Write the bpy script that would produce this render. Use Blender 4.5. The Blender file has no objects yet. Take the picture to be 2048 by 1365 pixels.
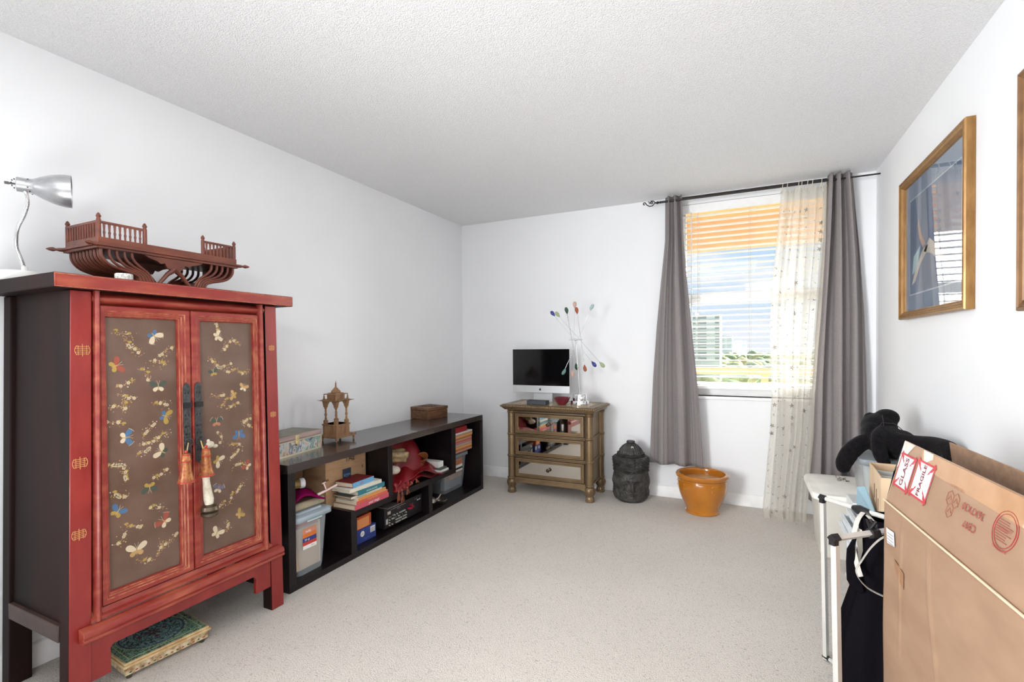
import bpy, bmesh, math, random
from mathutils import Vector, Matrix, noise
random.seed(7)
S = bpy.context.scene
COL = S.collection
# ------------------------------------------------------------ camera
cd = bpy.data.cameras.new('camera'); cam = bpy.data.objects.new('camera', cd); COL.objects.link(cam)
S.camera = cam
cd.sensor_width = 36; cd.lens = 977.2767/2048*36; cd.shift_y = 27.7114/2048; cd.clip_start = .03; cd.clip_end = 2000
yaw, pit, rol = 0.444802783, -0.0147150416, -0.00828333293
F = Vector((-math.sin(yaw), math.cos(yaw), 0)); R = Vector((math.cos(yaw), math.sin(yaw), 0)); U = Vector((0, 0, 1))
F2 = F*math.cos(pit)+U*math.sin(pit); U2 = U*math.cos(pit)-F*math.sin(pit)
R3 = R*math.cos(rol)+U2*math.sin(rol); U3 = U2*math.cos(rol)-R*math.sin(rol)
cam.matrix_world = Matrix(((R3.x, U3.x, -F2.x, 0), (R3.y, U3.y, -F2.y, 0), (R3.z, U3.z, -F2.z, 1.236568), (0, 0, 0, 1)))
# ------------------------------------------------------------ view
S.view_settings.view_transform = 'Standard'; S.view_settings.look = 'None'
S.view_settings.exposure = 0.17; S.view_settings.gamma = 1.0
try: S.view_settings.use_curve_mapping = False
except Exception: pass

def lin(c):
    return tuple(((v/255)/12.92 if v/255 <= .04045 else (((v/255)+.055)/1.055)**2.4) for v in c)
# ------------------------------------------------------------ world: bright sky with thin cloud
W = bpy.data.worlds.new('world'); S.world = W; W.use_nodes = True
nt = W.node_tree; N = nt.nodes; Lk = nt.links
bg = N['Background']
tc = N.new('ShaderNodeTexCoord'); sp = N.new('ShaderNodeSeparateXYZ'); Lk.new(tc.outputs['Generated'], sp.inputs[0])
cr = N.new('ShaderNodeValToRGB'); Lk.new(sp.outputs['Z'], cr.inputs[0])
e = cr.color_ramp.elements
e[0].position = 0.0; e[0].color = (*lin((236, 243, 250)), 1)
e[1].position = .30; e[1].color = (*lin((150, 198, 245)), 1)
x = e.new(.1); x.color = (*lin((205, 228, 250)), 1)
mp = N.new('ShaderNodeMapping'); mp.inputs['Scale'].default_value = (3, 3, 14); Lk.new(tc.outputs['Generated'], mp.inputs[0])
nz = N.new('ShaderNodeTexNoise'); nz.inputs['Scale'].default_value = 2.2; nz.inputs['Detail'].default_value = 6; Lk.new(mp.outputs[0], nz.inputs[0])
c2 = N.new('ShaderNodeValToRGB'); c2.color_ramp.elements[0].position = .5; c2.color_ramp.elements[1].position = .72; Lk.new(nz.outputs['Fac'], c2.inputs[0])
mx = N.new('ShaderNodeMix'); mx.data_type = 'RGBA'; Lk.new(c2.outputs['Color'], mx.inputs['Factor']); Lk.new(cr.outputs[0], mx.inputs[6]); mx.inputs[7].default_value = (*lin((250, 251, 253)), 1)
Lk.new(mx.outputs[2], bg.inputs[0]); bg.inputs[1].default_value = .90
# ------------------------------------------------------------ lights
def light(name, kind, loc, target, energy, size=None, size_y=None, color=(1, 1, 1), angle=None, spread=None):
    l = bpy.data.lights.new(name, kind); o = bpy.data.objects.new(name, l); COL.objects.link(o)
    o.location = loc; o.rotation_euler = (Vector(target)-Vector(loc)).to_track_quat('-Z', 'Y').to_euler()
    l.energy = energy; l.color = color
    if spread: l.spread = math.radians(spread)
    if size: l.shape = 'RECTANGLE'; l.size = size; l.size_y = size_y or size
    if angle: l.angle = angle
    return o
# broad hazy daylight coming in at the window
light('hazy_sun', 'SUN', (2.2, 9, 2.9), (0, 3.5, 1.4), 36.0, color=(1, .995, .98), angle=math.radians(80))
# added fill lights without fixtures: overhead, ceiling wash and two from behind the camera
light('overhead_fill', 'AREA', (-.85, .45, 2.42), (-.85, .46, 0), 12, 2.0, 1.3, color=(.97, .99, 1))
light('ceiling_fill', 'AREA', (-.70, -.2, .35), (-.75, .9, 2.44), 26, 1.4, .8, color=(.97, .99, 1))
light('rear_fill', 'AREA', (-2.0, -1.4, 1.4), (.8, 3.0, 1.3), 38, 1.0, 1.6, color=(.97, .99, 1), spread=75)
light('rear_fill', 'AREA', (.35, -1.3, 2.26), (-2.5, 2.9, 1.3), 4, .8, .26, color=(.97, .99, 1), spread=75)

# ------------------------------------------------------------ materials
MATS = {}
def mat(name, c, rough=.6, metal=0, c2=None, nscale=8, ndet=3, bump=0, bscale=60, spec=.5, trans=0, alpha=1, coat=0, stretch=None, lo=.35, hi=.65, sheen=0, bdist=.002):
    """procedural principled material: two colours mixed by noise and a noise bump"""
    if name in MATS: return MATS[name]
    m = bpy.data.materials.new(name); m.use_nodes = True; t = m.node_tree; n = t.nodes; b = n['Principled BSDF']
    b.inputs['Base Color'].default_value = (*lin(c), 1); b.inputs['Roughness'].default_value = rough; b.inputs['Metallic'].default_value = metal
    b.inputs['Specular IOR Level'].default_value = spec
    b.inputs['Transmission Weight'].default_value = trans; b.inputs['Alpha'].default_value = alpha
    b.inputs['Coat Weight'].default_value = coat; b.inputs['Sheen Weight'].default_value = sheen
    tcn = n.new('ShaderNodeTexCoord'); vec = tcn.outputs['Object']
    if stretch:
        mpn = n.new('ShaderNodeMapping'); mpn.inputs['Scale'].default_value = stretch; t.links.new(vec, mpn.inputs[0]); vec = mpn.outputs[0]
    if c2 is None: c2 = tuple(min(255, v*1.06+1) for v in c)
    nn = n.new('ShaderNodeTexNoise'); nn.inputs['Scale'].default_value = nscale; nn.inputs['Detail'].default_value = ndet; t.links.new(vec, nn.inputs[0])
    r = n.new('ShaderNodeValToRGB'); r.color_ramp.elements[0].position = lo; r.color_ramp.elements[1].position = hi
    r.color_ramp.elements[0].color = (*lin(c), 1); r.color_ramp.elements[1].color = (*lin(c2), 1)
    t.links.new(nn.outputs['Fac'], r.inputs[0]); t.links.new(r.outputs[0], b.inputs['Base Color'])
    if bump:
        n2 = n.new('ShaderNodeTexNoise'); n2.inputs['Scale'].default_value = bscale; n2.inputs['Detail'].default_value = 3; t.links.new(vec, n2.inputs[0])
        bp = n.new('ShaderNodeBump'); bp.inputs['Strength'].default_value = bump; bp.inputs['Distance'].default_value = bdist
        t.links.new(n2.outputs['Fac'], bp.inputs['Height']); t.links.new(bp.outputs[0], b.inputs['Normal'])
    MATS[name] = m; return m

def clearmat(name, c, see=.6, rough=.25, tint=None):
    """clear plastic / glass: see-through with a sheen and a milky body"""
    if name in MATS: return MATS[name]
    m = bpy.data.materials.new(name); m.use_nodes = True; t = m.node_tree; n = t.nodes; b = n['Principled BSDF']
    b.inputs['Base Color'].default_value = (*lin(c), 1); b.inputs['Roughness'].default_value = rough
    tr = n.new('ShaderNodeBsdfTransparent'); tr.inputs[0].default_value = (*(lin(tint) if tint else (1, 1, 1)), 1)
    ms = n.new('ShaderNodeMixShader'); ms.inputs[0].default_value = see
    t.links.new(b.outputs[0], ms.inputs[1]); t.links.new(tr.outputs[0], ms.inputs[2]); t.links.new(ms.outputs[0], n['Material Output'].inputs[0])
    MATS[name] = m; return m

def glassmat(name, tint=(1, 1, 1)):
    m = bpy.data.materials.new(name); m.use_nodes = True; t = m.node_tree; n = t.nodes
    gl = n.new('ShaderNodeBsdfGlossy'); gl.inputs['Roughness'].default_value = .01
    tr = n.new('ShaderNodeBsdfTransparent'); tr.inputs[0].default_value = (*tint, 1)
    fr = n.new('ShaderNodeFresnel'); ge = n.new('ShaderNodeNewGeometry'); io = n.new('ShaderNodeMapRange'); io.inputs[3].default_value = 1.5; io.inputs[4].default_value = 1/1.5
    t.links.new(ge.outputs['Backfacing'], io.inputs[0]); t.links.new(io.outputs[0], fr.inputs[0])
    ms = n.new('ShaderNodeMixShader')
    t.links.new(fr.outputs[0], ms.inputs[0]); t.links.new(tr.outputs[0], ms.inputs[1]); t.links.new(gl.outputs[0], ms.inputs[2]); t.links.new(ms.outputs[0], n['Material Output'].inputs[0])
    n.remove(n['Principled BSDF']); return m

def clothmat(name, c, trl=.3, see=0.0, weave=900, bump=.3, c2=None):
    """woven cloth: diffuse and translucent with a fine weave, optionally sheer"""
    m = bpy.data.materials.new(name); m.use_nodes = True; t = m.node_tree; n = t.nodes; L = t.links
    n.remove(n['Principled BSDF'])
    tcn = n.new('ShaderNodeTexCoord')
    wv = n.new('ShaderNodeTexWave'); wv.bands_direction = 'Z'; wv.inputs['Scale'].default_value = weave/6.0; wv.inputs['Distortion'].default_value = 1.5; L.new(tcn.outputs['Object'], wv.inputs[0])
    nn = n.new('ShaderNodeTexNoise'); nn.inputs['Scale'].default_value = 90; L.new(tcn.outputs['Object'], nn.inputs[0])
    r = n.new('ShaderNodeMix'); r.data_type = 'RGBA'; r.inputs[6].default_value = (*lin(c), 1); r.inputs[7].default_value = (*lin(c2 or tuple(v*.9 for v in c)), 1); L.new(nn.outputs['Fac'], r.inputs['Factor'])
    bp = n.new('ShaderNodeBump'); bp.inputs['Strength'].default_value = bump; bp.inputs['Distance'].default_value = .001; L.new(wv.outputs['Fac'], bp.inputs['Height'])
    d = n.new('ShaderNodeBsdfDiffuse'); tl = n.new('ShaderNodeBsdfTranslucent')
    for s in (d, tl): L.new(r.outputs[2], s.inputs['Color']); L.new(bp.outputs[0], s.inputs['Normal'])
    a = n.new('ShaderNodeMixShader'); a.inputs[0].default_value = trl; L.new(d.outputs[0], a.inputs[1]); L.new(tl.outputs[0], a.inputs[2])
    out = a
    if see:
        tr = n.new('ShaderNodeBsdfTransparent'); q = n.new('ShaderNodeMixShader'); q.inputs[0].default_value = see
        L.new(a.outputs[0], q.inputs[1]); L.new(tr.outputs[0], q.inputs[2]); out = q
    L.new(out.outputs[0], n['Material Output'].inputs[0]); return m

# ------------------------------------------------------------ mesh helpers
class MB:
    def __init__(s): s.b = bmesh.new(); s.mi = 0; s.M = Matrix()
    def v(s, p): return s.b.verts.new(s.M @ Vector(p))
    def face(s, pts, mi=None):
        f = s.b.faces.new([s.v(p) for p in pts]); f.material_index = s.mi if mi is None else mi; f.smooth = True; return f
    def hexa(s, lo, hi):
        """lo / hi: four corner points each, bottom ring and top ring"""
        a = [s.v(p) for p in lo]; c = [s.v(p) for p in hi]
        fs = [a[::-1], c]+[[a[i], a[(i+1) % 4], c[(i+1) % 4], c[i]] for i in range(4)]
        r = []
        for q in fs:
            f = s.b.faces.new(q); f.material_index = s.mi; r.append(f)
        return r
    def box(s, x0, x1, y0, y1, z0, z1):
        return s.hexa([(x0, y0, z0), (x1, y0, z0), (x1, y1, z0), (x0, y1, z0)], [(x0, y0, z1), (x1, y0, z1), (x1, y1, z1), (x0, y1, z1)])
    def ring(s, c, ux, uy, r, n, ry=None):
        ry = r if ry is None else ry
        return [s.v(Vector(c)+Vector(ux)*math.cos(2*math.pi*i/n)*r+Vector(uy)*math.sin(2*math.pi*i/n)*ry) for i in range(n)]
    def bridge(s, a, c):
        n = len(a)
        for i in range(n):
            f = s.b.faces.new([a[i], a[(i+1) % n], c[(i+1) % n], c[i]]); f.smooth = True; f.material_index = s.mi
    def cap(s, a, flip=False):
        f = s.b.faces.new(a[::-1] if flip else a); f.material_index = s.mi; f.smooth = True
    def tube(s, pts, r, n=10, ry=None, caps=True, closed=False):
        pts = [Vector(p) for p in pts]; rs = r if isinstance(r, (list, tuple)) else [r]*len(pts)
        prev = None; first = None; last = None; up = None
        for i, p in enumerate(pts):
            if closed: d = pts[(i+1) % len(pts)]-pts[i-1]
            else: d = (pts[min(i+1, len(pts)-1)]-pts[max(i-1, 0)])
            d.normalize()
            if up is None: up = Vector((0, 0, 1)) if abs(d.z) < .9 else Vector((0, 1, 0))
            ux = d.cross(up); ux.normalize(); uy = ux.cross(d); uy.normalize(); up = uy
            rr = rs[i]; c = s.ring(p, ux, uy, rr, n, None if ry is None else ry)
            if prev: s.bridge(prev, c)
            else: first = c
            prev = c
        if closed: s.bridge(prev, first)
        elif caps: s.cap(first, True); s.cap(prev)
    def cyl(s, p, q, r, r2=None, n=20): s.tube([p, q], [r, r if r2 is None else r2], n)
    def lathe(s, prof, c=(0, 0, 0), axis=(0, 0, 1), n=32, xs=1, ys=1):
        ax = Vector(axis).normalized(); a = Vector((0, 0, 1)) if abs(ax.z) < .9 else Vector((1, 0, 0))
        ux = (a.cross(ax)).normalized() if abs(ax.z) < .9 else Vector((1, 0, 0)); uy = ax.cross(ux)
        prev = None
        for r, h in prof:
            r = max(r, .0004); ring = s.ring(Vector(c)+ax*h, ux, uy, r*xs, n, r*ys)
            if prev: s.bridge(prev, ring)
            else: s.cap(ring, True)
            prev = ring
        s.cap(prev)
    def prism(s, poly, a, d):
        """poly: 3D points, swept along the vector d"""
        d = Vector(d); A = [s.v(p) for p in poly]; B = [s.v(Vector(p)+d) for p in poly]
        for f in (A[::-1], B):
            g = s.b.faces.new(f); g.material_index = s.mi
        n = len(A)
        for i in range(n):
            g = s.b.faces.new([A[i], A[(i+1) % n], B[(i+1) % n], B[i]]); g.material_index = s.mi
    def grid(s, fn, nu, nv, closed=False):
        vs = [[s.v(fn(i/nu, j/nv)) for i in range(nu+(0 if closed else 1))] for j in range(nv+1)]
        for j in range(nv):
            for i in range(nu):
                k = (i+1) % len(vs[0])
                f = s.b.faces.new([vs[j][i], vs[j][k], vs[j+1][k], vs[j+1][i]]); f.smooth = True; f.material_index = s.mi
    def ball(s, c, r, n=16, m=10, M=None):
        c = Vector(c); r = Vector(r) if hasattr(r, '__len__') else Vector((r, r, r))
        def fn(u, v):
            a = 2*math.pi*u; b = -math.pi/2+math.pi*v
            p = Vector((r.x*math.cos(a)*math.cos(b), r.y*math.sin(a)*math.cos(b), r.z*math.sin(b)))
            return c+(M @ p if M else p)
        s.grid(fn, n, m, True)
    def geo(s, vf, O, ux, uy):
        vs, fs = vf; O = Vector(O); ux = Vector(ux).normalized(); uy = Vector(uy).normalized()
        B = [s.v(O+ux*x+uy*y) for x, y in vs]
        for f in fs:
            try:
                g = s.b.faces.new([B[i] for i in f]); g.material_index = s.mi
            except ValueError: pass

def obj(name, mb, mats, parent=None, bev=0, seg=2, weld=False, solid=0, sub=0, angle=38):
    me = bpy.data.meshes.new(name)
    if weld: bmesh.ops.remove_doubles(mb.b, verts=mb.b.verts, dist=.0002)
    bmesh.ops.recalc_face_normals(mb.b, faces=mb.b.faces)
    if parent is not None:
        off = Vector((0, 0, 0)); q = parent
        while q is not None: off += Vector(q.location); q = q.parent
        for v in mb.b.verts: v.co -= off
    for f in mb.b.faces: f.smooth = True
    mb.b.to_mesh(me); mb.b.free()
    for m in (mats if isinstance(mats, (list, tuple)) else [mats]): me.materials.append(m)
    me.set_sharp_from_angle(angle=math.radians(angle))
    o = bpy.data.objects.new(name, me); COL.objects.link(o)
    if parent is not None: o.parent = parent
    if solid:
        k = o.modifiers.new('solid', 'SOLIDIFY'); k.thickness = solid; k.offset = 0
    if bev:
        k = o.modifiers.new('bevel', 'BEVEL'); k.width = bev; k.segments = seg; k.limit_method = 'ANGLE'; k.angle_limit = math.radians(40)
    if sub:
        k = o.modifiers.new('sub', 'SUBSURF'); k.levels = sub; k.render_levels = sub
    return o
def thing(name, label, cat, loc=(0, 0, 0), group=None):
    o = bpy.data.objects.new(name, None); COL.objects.link(o); o.location = loc; o.empty_display_size = .05
    return tag(o, label, cat, group)
def tag(o, label, cat, group=None):
    o['label'] = label; o['category'] = cat
    if group: o['group'] = group
    return o
def struct(o, label=None):
    o['kind'] = 'structure'
    if label: o['label'] = label
    return o
def settle(o):
    """put the origin of a single-mesh thing at the middle of its base"""
    me = o.data; xs = [v.co.x for v in me.vertices]; ys = [v.co.y for v in me.vertices]; zs = [v.co.z for v in me.vertices]
    c = Vector(((min(xs)+max(xs))/2, (min(ys)+max(ys))/2, min(zs)))
    me.transform(Matrix.Translation(-c)); o.location = c; return o
def copy_tree(o, parent=None):
    c = o.copy(); COL.objects.link(c); c.parent = parent
    for ch in list(o.children): copy_tree(ch, c)
    return c
_tc = {}
def text(sx, size, bold=0):
    k = (sx, size, bold)
    if k in _tc: return _tc[k]
    cu = bpy.data.curves.new('t', 'FONT'); cu.body = sx; cu.size = size; cu.align_x = 'CENTER'; cu.align_y = 'CENTER'; cu.offset = bold; cu.resolution_u = 3
    o = bpy.data.objects.new('t', cu); COL.objects.link(o)
    me = o.evaluated_get(bpy.context.evaluated_depsgraph_get()).to_mesh()
    bpy.context.view_layer.update()
    me = o.evaluated_get(bpy.context.evaluated_depsgraph_get()).to_mesh()
    r = ([(v.co.x, v.co.y) for v in me.vertices], [tuple(p.vertices) for p in me.polygons])
    bpy.data.objects.remove(o); bpy.data.curves.remove(cu); _tc[k] = r; return r
def disc(mb, c, ux, uy, r, n=8, ry=None, mi=None):
    c = Vector(c); ux = Vector(ux); uy = Vector(uy); ry = ry or r
    mb.face([c+ux*math.cos(2*math.pi*i/n)*r+uy*math.sin(2*math.pi*i/n)*ry for i in range(n)], mi)

# ============================================================ ROOM
XL, XR, YB, YF, H = -2.5205, .82294, 4.15868, -1.6, 2.44
wallm = mat('wall_paint', (242, 243, 245), .75, c2=(240, 241, 243), nscale=3, bump=.12, bscale=160, bdist=.001)
trimm = mat('trim_paint', (240, 240, 240), .4)
def ceilmat():
    m = mat('popcorn_ceiling', (240, 240, 241), .9, c2=(249, 249, 250), nscale=190, ndet=2, bump=.8, bscale=185, bdist=.010)
    return m
def carpetmat():
    m = mat('carpet', (218, 210, 201), .95, c2=(238, 231, 223), nscale=210, ndet=3, bump=.9, bscale=170, bdist=.008, spec=.1)
    t = m.node_tree; n = t.nodes; L = t.links
    b = n['Principled BSDF']; src = b.inputs['Base Color'].links[0].from_socket
    tcn = [q for q in n if q.type == 'TEX_COORD'][0]
    big = n.new('ShaderNodeTexNoise'); big.inputs['Scale'].default_value = 1.6; big.inputs['Detail'].default_value = 4; L.new(tcn.outputs['Object'], big.inputs[0])
    mr = n.new('ShaderNodeMapRange'); mr.inputs[1].default_value = .3; mr.inputs[2].default_value = .7; mr.inputs[3].default_value = .93; mr.inputs[4].default_value = 1.0; L.new(big.outputs[0], mr.inputs[0])
    vo = n.new('ShaderNodeTexNoise'); vo.inputs['Scale'].default_value = 55; vo.inputs['Detail'].default_value = 1.5; vo.inputs['Distortion'].default_value = 3; L.new(tcn.outputs['Object'], vo.inputs[0])
    m2 = n.new('ShaderNodeMapRange'); m2.inputs[1].default_value = .3; m2.inputs[2].default_value = .42; m2.inputs[3].default_value = .70; m2.inputs[4].default_value = 1; L.new(vo.outputs[0], m2.inputs[0])
    mu = n.new('ShaderNodeMath'); mu.operation = 'MULTIPLY'; L.new(mr.outputs[0], mu.inputs[0]); L.new(m2.outputs[0], mu.inputs[1])
    mm = n.new('ShaderNodeMix'); mm.data_type = 'RGBA'; mm.blend_type = 'MULTIPLY'; mm.inputs['Factor'].default_value = 1; L.new(src, mm.inputs[6]); L.new(mu.outputs[0], mm.inputs[7]); L.new(mm.outputs[2], b.inputs['Base Color'])
    return m
T = .15
m = MB(); m.box(XL-T, XR+T, YF-T, YB+T, -.15, 0); struct(obj('floor', m, carpetmat()), 'pale beige textured carpet')
m = MB(); m.box(XL-T, XR+T, YF-T, YB+T, H, H+.15); struct(obj('ceiling', m, ceilmat()), 'white popcorn-textured ceiling')
m = MB(); m.box(XL-T, XL, YF-T, YB+T, 0, H); struct(obj('wall_left', m, wallm))
m = MB(); m.box(XR, XR+T, YF-T, YB+T, 0, H); struct(obj('wall_right', m, wallm))
m = MB(); m.box(XL, XR, YF-T, YF, 0, H); struct(obj('wall_front', m, wallm))
WX0, WX1, WZ0, WZ1 = -.47, .56, .84, 2.37
m = MB(); m.box(XL, WX0, YB, YB+T, 0, H); m.box(WX1, XR, YB, YB+T, 0, H); m.box(WX0, WX1, YB, YB+T, 0, WZ0); m.box(WX0, WX1, YB, YB+T, WZ1, H)
struct(obj('wall_back', m, wallm))
def board(name, pts, d):
    m = MB(); m.prism(pts, None, d); struct(obj(name, m, trimm, bev=.0015))
def bprof(x, y, s, ax):
    pr = [(0, 0), (.014, 0), (.014, .072), (.010, .082), (.010, .088), (.005, .094), (0, .096)]
    return [(x+s*a, y, h) for a, h in pr] if ax == 'x' else [(x, y+s*a, h) for a, h in pr]
board('baseboard_left', bprof(XL, YF, 1, 'x'), (0, YB-YF, 0))
board('baseboard_right', bprof(XR, YF, -1, 'x'), (0, YB-YF, 0))
board('baseboard_back', bprof(XL, YB, -1, 'y'), (XR-XL, 0, 0))
# window: vinyl frame, single hung
white = mat('white_vinyl', (243, 243, 243), .35)
win = bpy.data.objects.new('window_1', None); COL.objects.link(win); win.location = (.04, YB+.12, WZ0); struct(win, 'white single-hung window with two sashes')
m = MB()
y0, y1 = YB+.085, YB+.145
m.box(WX0, WX0+.035, y0, y1, WZ0, WZ1); m.box(WX1-.035, WX1, y0, y1, WZ0, WZ1); m.box(WX0+.035, WX1-.035, y0, y1, WZ1-.035, WZ1); m.box(WX0+.035, WX1-.035, y0, y1, WZ0, WZ0+.055)
struct(obj('window_frame', m, white, win, bev=.002))
m = MB(); ya, yb = YB+.095, YB+.13
m.box(WX0+.035, WX1-.035, ya, yb, 1.585, 1.655); m.box(WX0+.035, WX1-.035, ya, yb, WZ0+.055, WZ0+.095)
m.box(WX0+.035, WX0+.06, ya, yb, WZ0+.095, 1.585); m.box(WX1-.06, WX1-.035, ya, yb, WZ0+.095, 1.585)
struct(obj('sash', m, white, win, bev=.002))
m = MB(); m.box(WX0+.03, WX1-.03, YB+.11, YB+.114, WZ0+.05, WZ1-.03); struct(obj('pane', m, glassmat('window_glass'), win))
m = MB(); m.box(WX0-.015, WX1+.015, YB-.018, YB+.086, WZ0-.022, WZ0); struct(obj('window_sill', m, trimm, win, bev=.003))
# venetian blind inside the recess
bl = thing('venetian_blind', 'white two inch venetian blind lowered over the window with slats open', 'blind', (.04, YB+.045, WZ0+.07))
slat = mat('blind_white', (246, 245, 243), .35)
m = MB()
zt = 2.295; k = 0; z = .945
rs = random.Random(3)
while z < zt:
    a = math.radians(-4+rs.uniform(-1, 1)); cy = YB+.045; hw = .0245
    dy, dz = hw*math.cos(a), hw*math.sin(a)
    x0, x1 = WX0+.008, WX1-.008
    n = 5
    for q in range(n-1):
        t0, t1 = -1+2*q/(n-1), -1+2*(q+1)/(n-1)
        f = lambda t: (cy+dy*t, z+dz*t+.0022*(1-t*t))
        (ya, za), (yb, zb) = f(t0), f(t1)
        m.hexa([(x0, ya, za-.0013), (x1, ya, za-.0013), (x1, yb, zb-.0013), (x0, yb, zb-.0013)], [(x0, ya, za+.0013), (x1, ya, za+.0013), (x1, yb, zb+.0013), (x0, yb, zb+.0013)])
    z += .0445
obj('slats', m, slat, bl)
m = MB(); m.box(WX0+.005, WX1-.005, YB+.012, YB+.078, 2.315, WZ1-.002); m.box(WX0+.003, WX1-.003, YB+.004, YB+.012, 2.30, WZ1-.002); obj('headrail', m, slat, bl, bev=.002)
m = MB(); m.box(WX0+.008, WX1-.008, YB+.02, YB+.07, .895, .918); obj('bottom_rail', m, slat, bl, bev=.003)
cordm = mat('cord_white', (225, 224, 220), .7)
for x in (-.34, .03, .40):
    m = MB()
    for yy in (YB+.0205, YB+.0695): m.cyl((x, yy, .90), (x, yy, 2.32), .0009, n=6)
    m.cyl((x+.012, YB+.045, .9), (x+.012, YB+.045, 2.32), .0009, n=6)
    obj('ladder_cord', m, mat('cord_grey', (170, 165, 155), .7), bl)
m = MB(); m.cyl((-.385, YB-.003, 1.03), (-.385, YB-.003, 2.3), .004, n=8); m.cyl((-.385, YB-.003, 1.0), (-.385, YB-.003, 1.03), .006, n=8); m.cyl((-.385, YB-.003, 2.295), (-.385, YB+.014, 2.32), .003, n=8)
obj('wand', m, clearmat('wand_clear', (235, 238, 240), .35), bl)

# ============================================================ OUTSIDE
stucco = mat('balcony_paint', (206, 172, 128), .8, c2=(200, 164, 118), nscale=3)
stucco2 = mat('balcony_beam_paint', (196, 166, 136), .8)
tan = mat('railing_paint', (196, 172, 152), .6)
m = MB(); m.box(-5, 5, YB+T+.01, 5.75, 2.62, 2.8); struct(obj('trim_1', m, stucco), 'orange-painted underside of the balcony above')
m = MB(); m.box(-5, 5, 5.75, 5.95, 2.30, 2.8); struct(obj('trim_2', m, stucco2), 'front beam of the balcony above')
m = MB(); m.box(-5, 5, YB+T+.01, 6.0, -.2, -.05); struct(obj('trim_3', m, mat('balcony_floor_tile', (190, 182, 170), .8)), 'balcony floor slab')
m = MB(); m.box(-5, 5, YB+T, YB+T+.02, -.05, WZ0-.05); m.box(-5, WX0-.05, YB+T, YB+T+.02, WZ0-.05, 2.62); m.box(WX1+.05, 5, YB+T, YB+T+.02, WZ0-.05, 2.62); struct(obj('trim_4', m, stucco), 'outer stucco face of the window wall')
rl = thing('balcony_railing', 'tan balcony railing with glass panels outside the window', 'railing', (0, 5.85, -.05))
m = MB(); m.box(-5, 5, 5.80, 5.90, .925, 1.0); obj('top_rail', m, tan, rl, bev=.012)
m = MB(); m.box(-5, 5, 5.82, 5.88, .03, .07); obj('bottom_rail', m, tan, rl)
for x in (-3.6, -1.7, .19, 2.1): m = MB(); m.box(x-.035, x+.035, 5.82, 5.88, -.05, .93); obj('post', m, tan, rl)
for x in (-3.6, -1.7, .19): m = MB(); m.box(x+.04, x+1.85, 5.845, 5.853, .075, .92); obj('glass_panel', m, glassmat('railing_glass', (.8, .9, .86)), rl)
# ground far below, treetops, towers (the room is high up)
G = -26
m = MB(); m.box(-900, 900, 20, 1900, G-1, G); struct(obj('ground', m, mat('far_ground', (166, 168, 140), .95, c2=(150, 156, 126), nscale=.02, ndet=8)), 'flat green land far below')
leaf = [mat('tree_green', (140, 150, 98), .9, c2=(172, 172, 120), nscale=.35, ndet=6, bump=.6, bscale=1.2, bdist=.6), mat('tree_dark', (118, 136, 100), .9, c2=(150, 160, 114), nscale=.3, ndet=6, bump=.6, bscale=1.2, bdist=.6), mat('tree_rust', (196, 170, 122), .9, c2=(184, 180, 116), nscale=.3, ndet=6)]
rt = random.Random(11)
m = MB()
for i in range(1100):
    y = 60*math.exp(rt.random()**.7*3.1); x = rt.uniform(-.30, .22)*y; s = rt.uniform(3.5, 7)*(1+y/1600)
    if (290 < y < 345 and -60 < x < 5) or y > 1290: continue
    m.mi = 0 if rt.random() < .55 else (1 if rt.random() < .8 else 2)
    m.ball((x, y, G+s*.45), (s, s, s*rt.uniform(.7, 1.1)), 9, 6)
o = obj('treetops', m, leaf, None, angle=180); tag(o, 'green treetops spreading to the horizon below the balcony', 'trees'); o['kind'] = 'stuff'
def tower(name, label, x0, x1, y0, y1, z1, wall, glass, floors, cols):
    t = thing(name, label, 'building', ((x0+x1)/2, (y0+y1)/2, G))
    m = MB(); m.box(x0, x1, y0, y1, G, z1); h = (z1-G)/floors
    for f in range(floors): m.box(x0, x1, y0-.5, y0+.01, G+h*f-.1, G+h*f+.12)
    obj('wall', m, wall, t)
    m = MB(); m.box(x0+.1*(x1-x0), x0+.6*(x1-x0), y0+1, y1-1, z1, z1+1.5); obj('roof', m, wall, t)
    for (a, c) in cols:
        for f in range(int(floors*.45), floors):
            m = MB(); m.box(x0+a*(x1-x0), x0+c*(x1-x0), y0-.15, y0+.1, G+h*(f+.2), G+h*(f+.78)); obj('window', m, glass, t)
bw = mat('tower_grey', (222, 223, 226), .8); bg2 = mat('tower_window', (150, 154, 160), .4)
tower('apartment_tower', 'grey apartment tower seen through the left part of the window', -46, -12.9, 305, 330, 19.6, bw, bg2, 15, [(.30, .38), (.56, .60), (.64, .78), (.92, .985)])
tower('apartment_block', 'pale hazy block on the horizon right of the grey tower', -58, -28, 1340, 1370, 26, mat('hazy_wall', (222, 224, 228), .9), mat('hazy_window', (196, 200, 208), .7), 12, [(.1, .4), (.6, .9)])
tower('distant_block', 'low pale hazy block far on the horizon beside the blind cord', -26, 4, 1400, 1430, 14, mat('hazy_wall', (222, 224, 228), .9), mat('hazy_window', (196, 200, 208), .7), 9, [(.1, .45), (.55, .9)])

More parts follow.
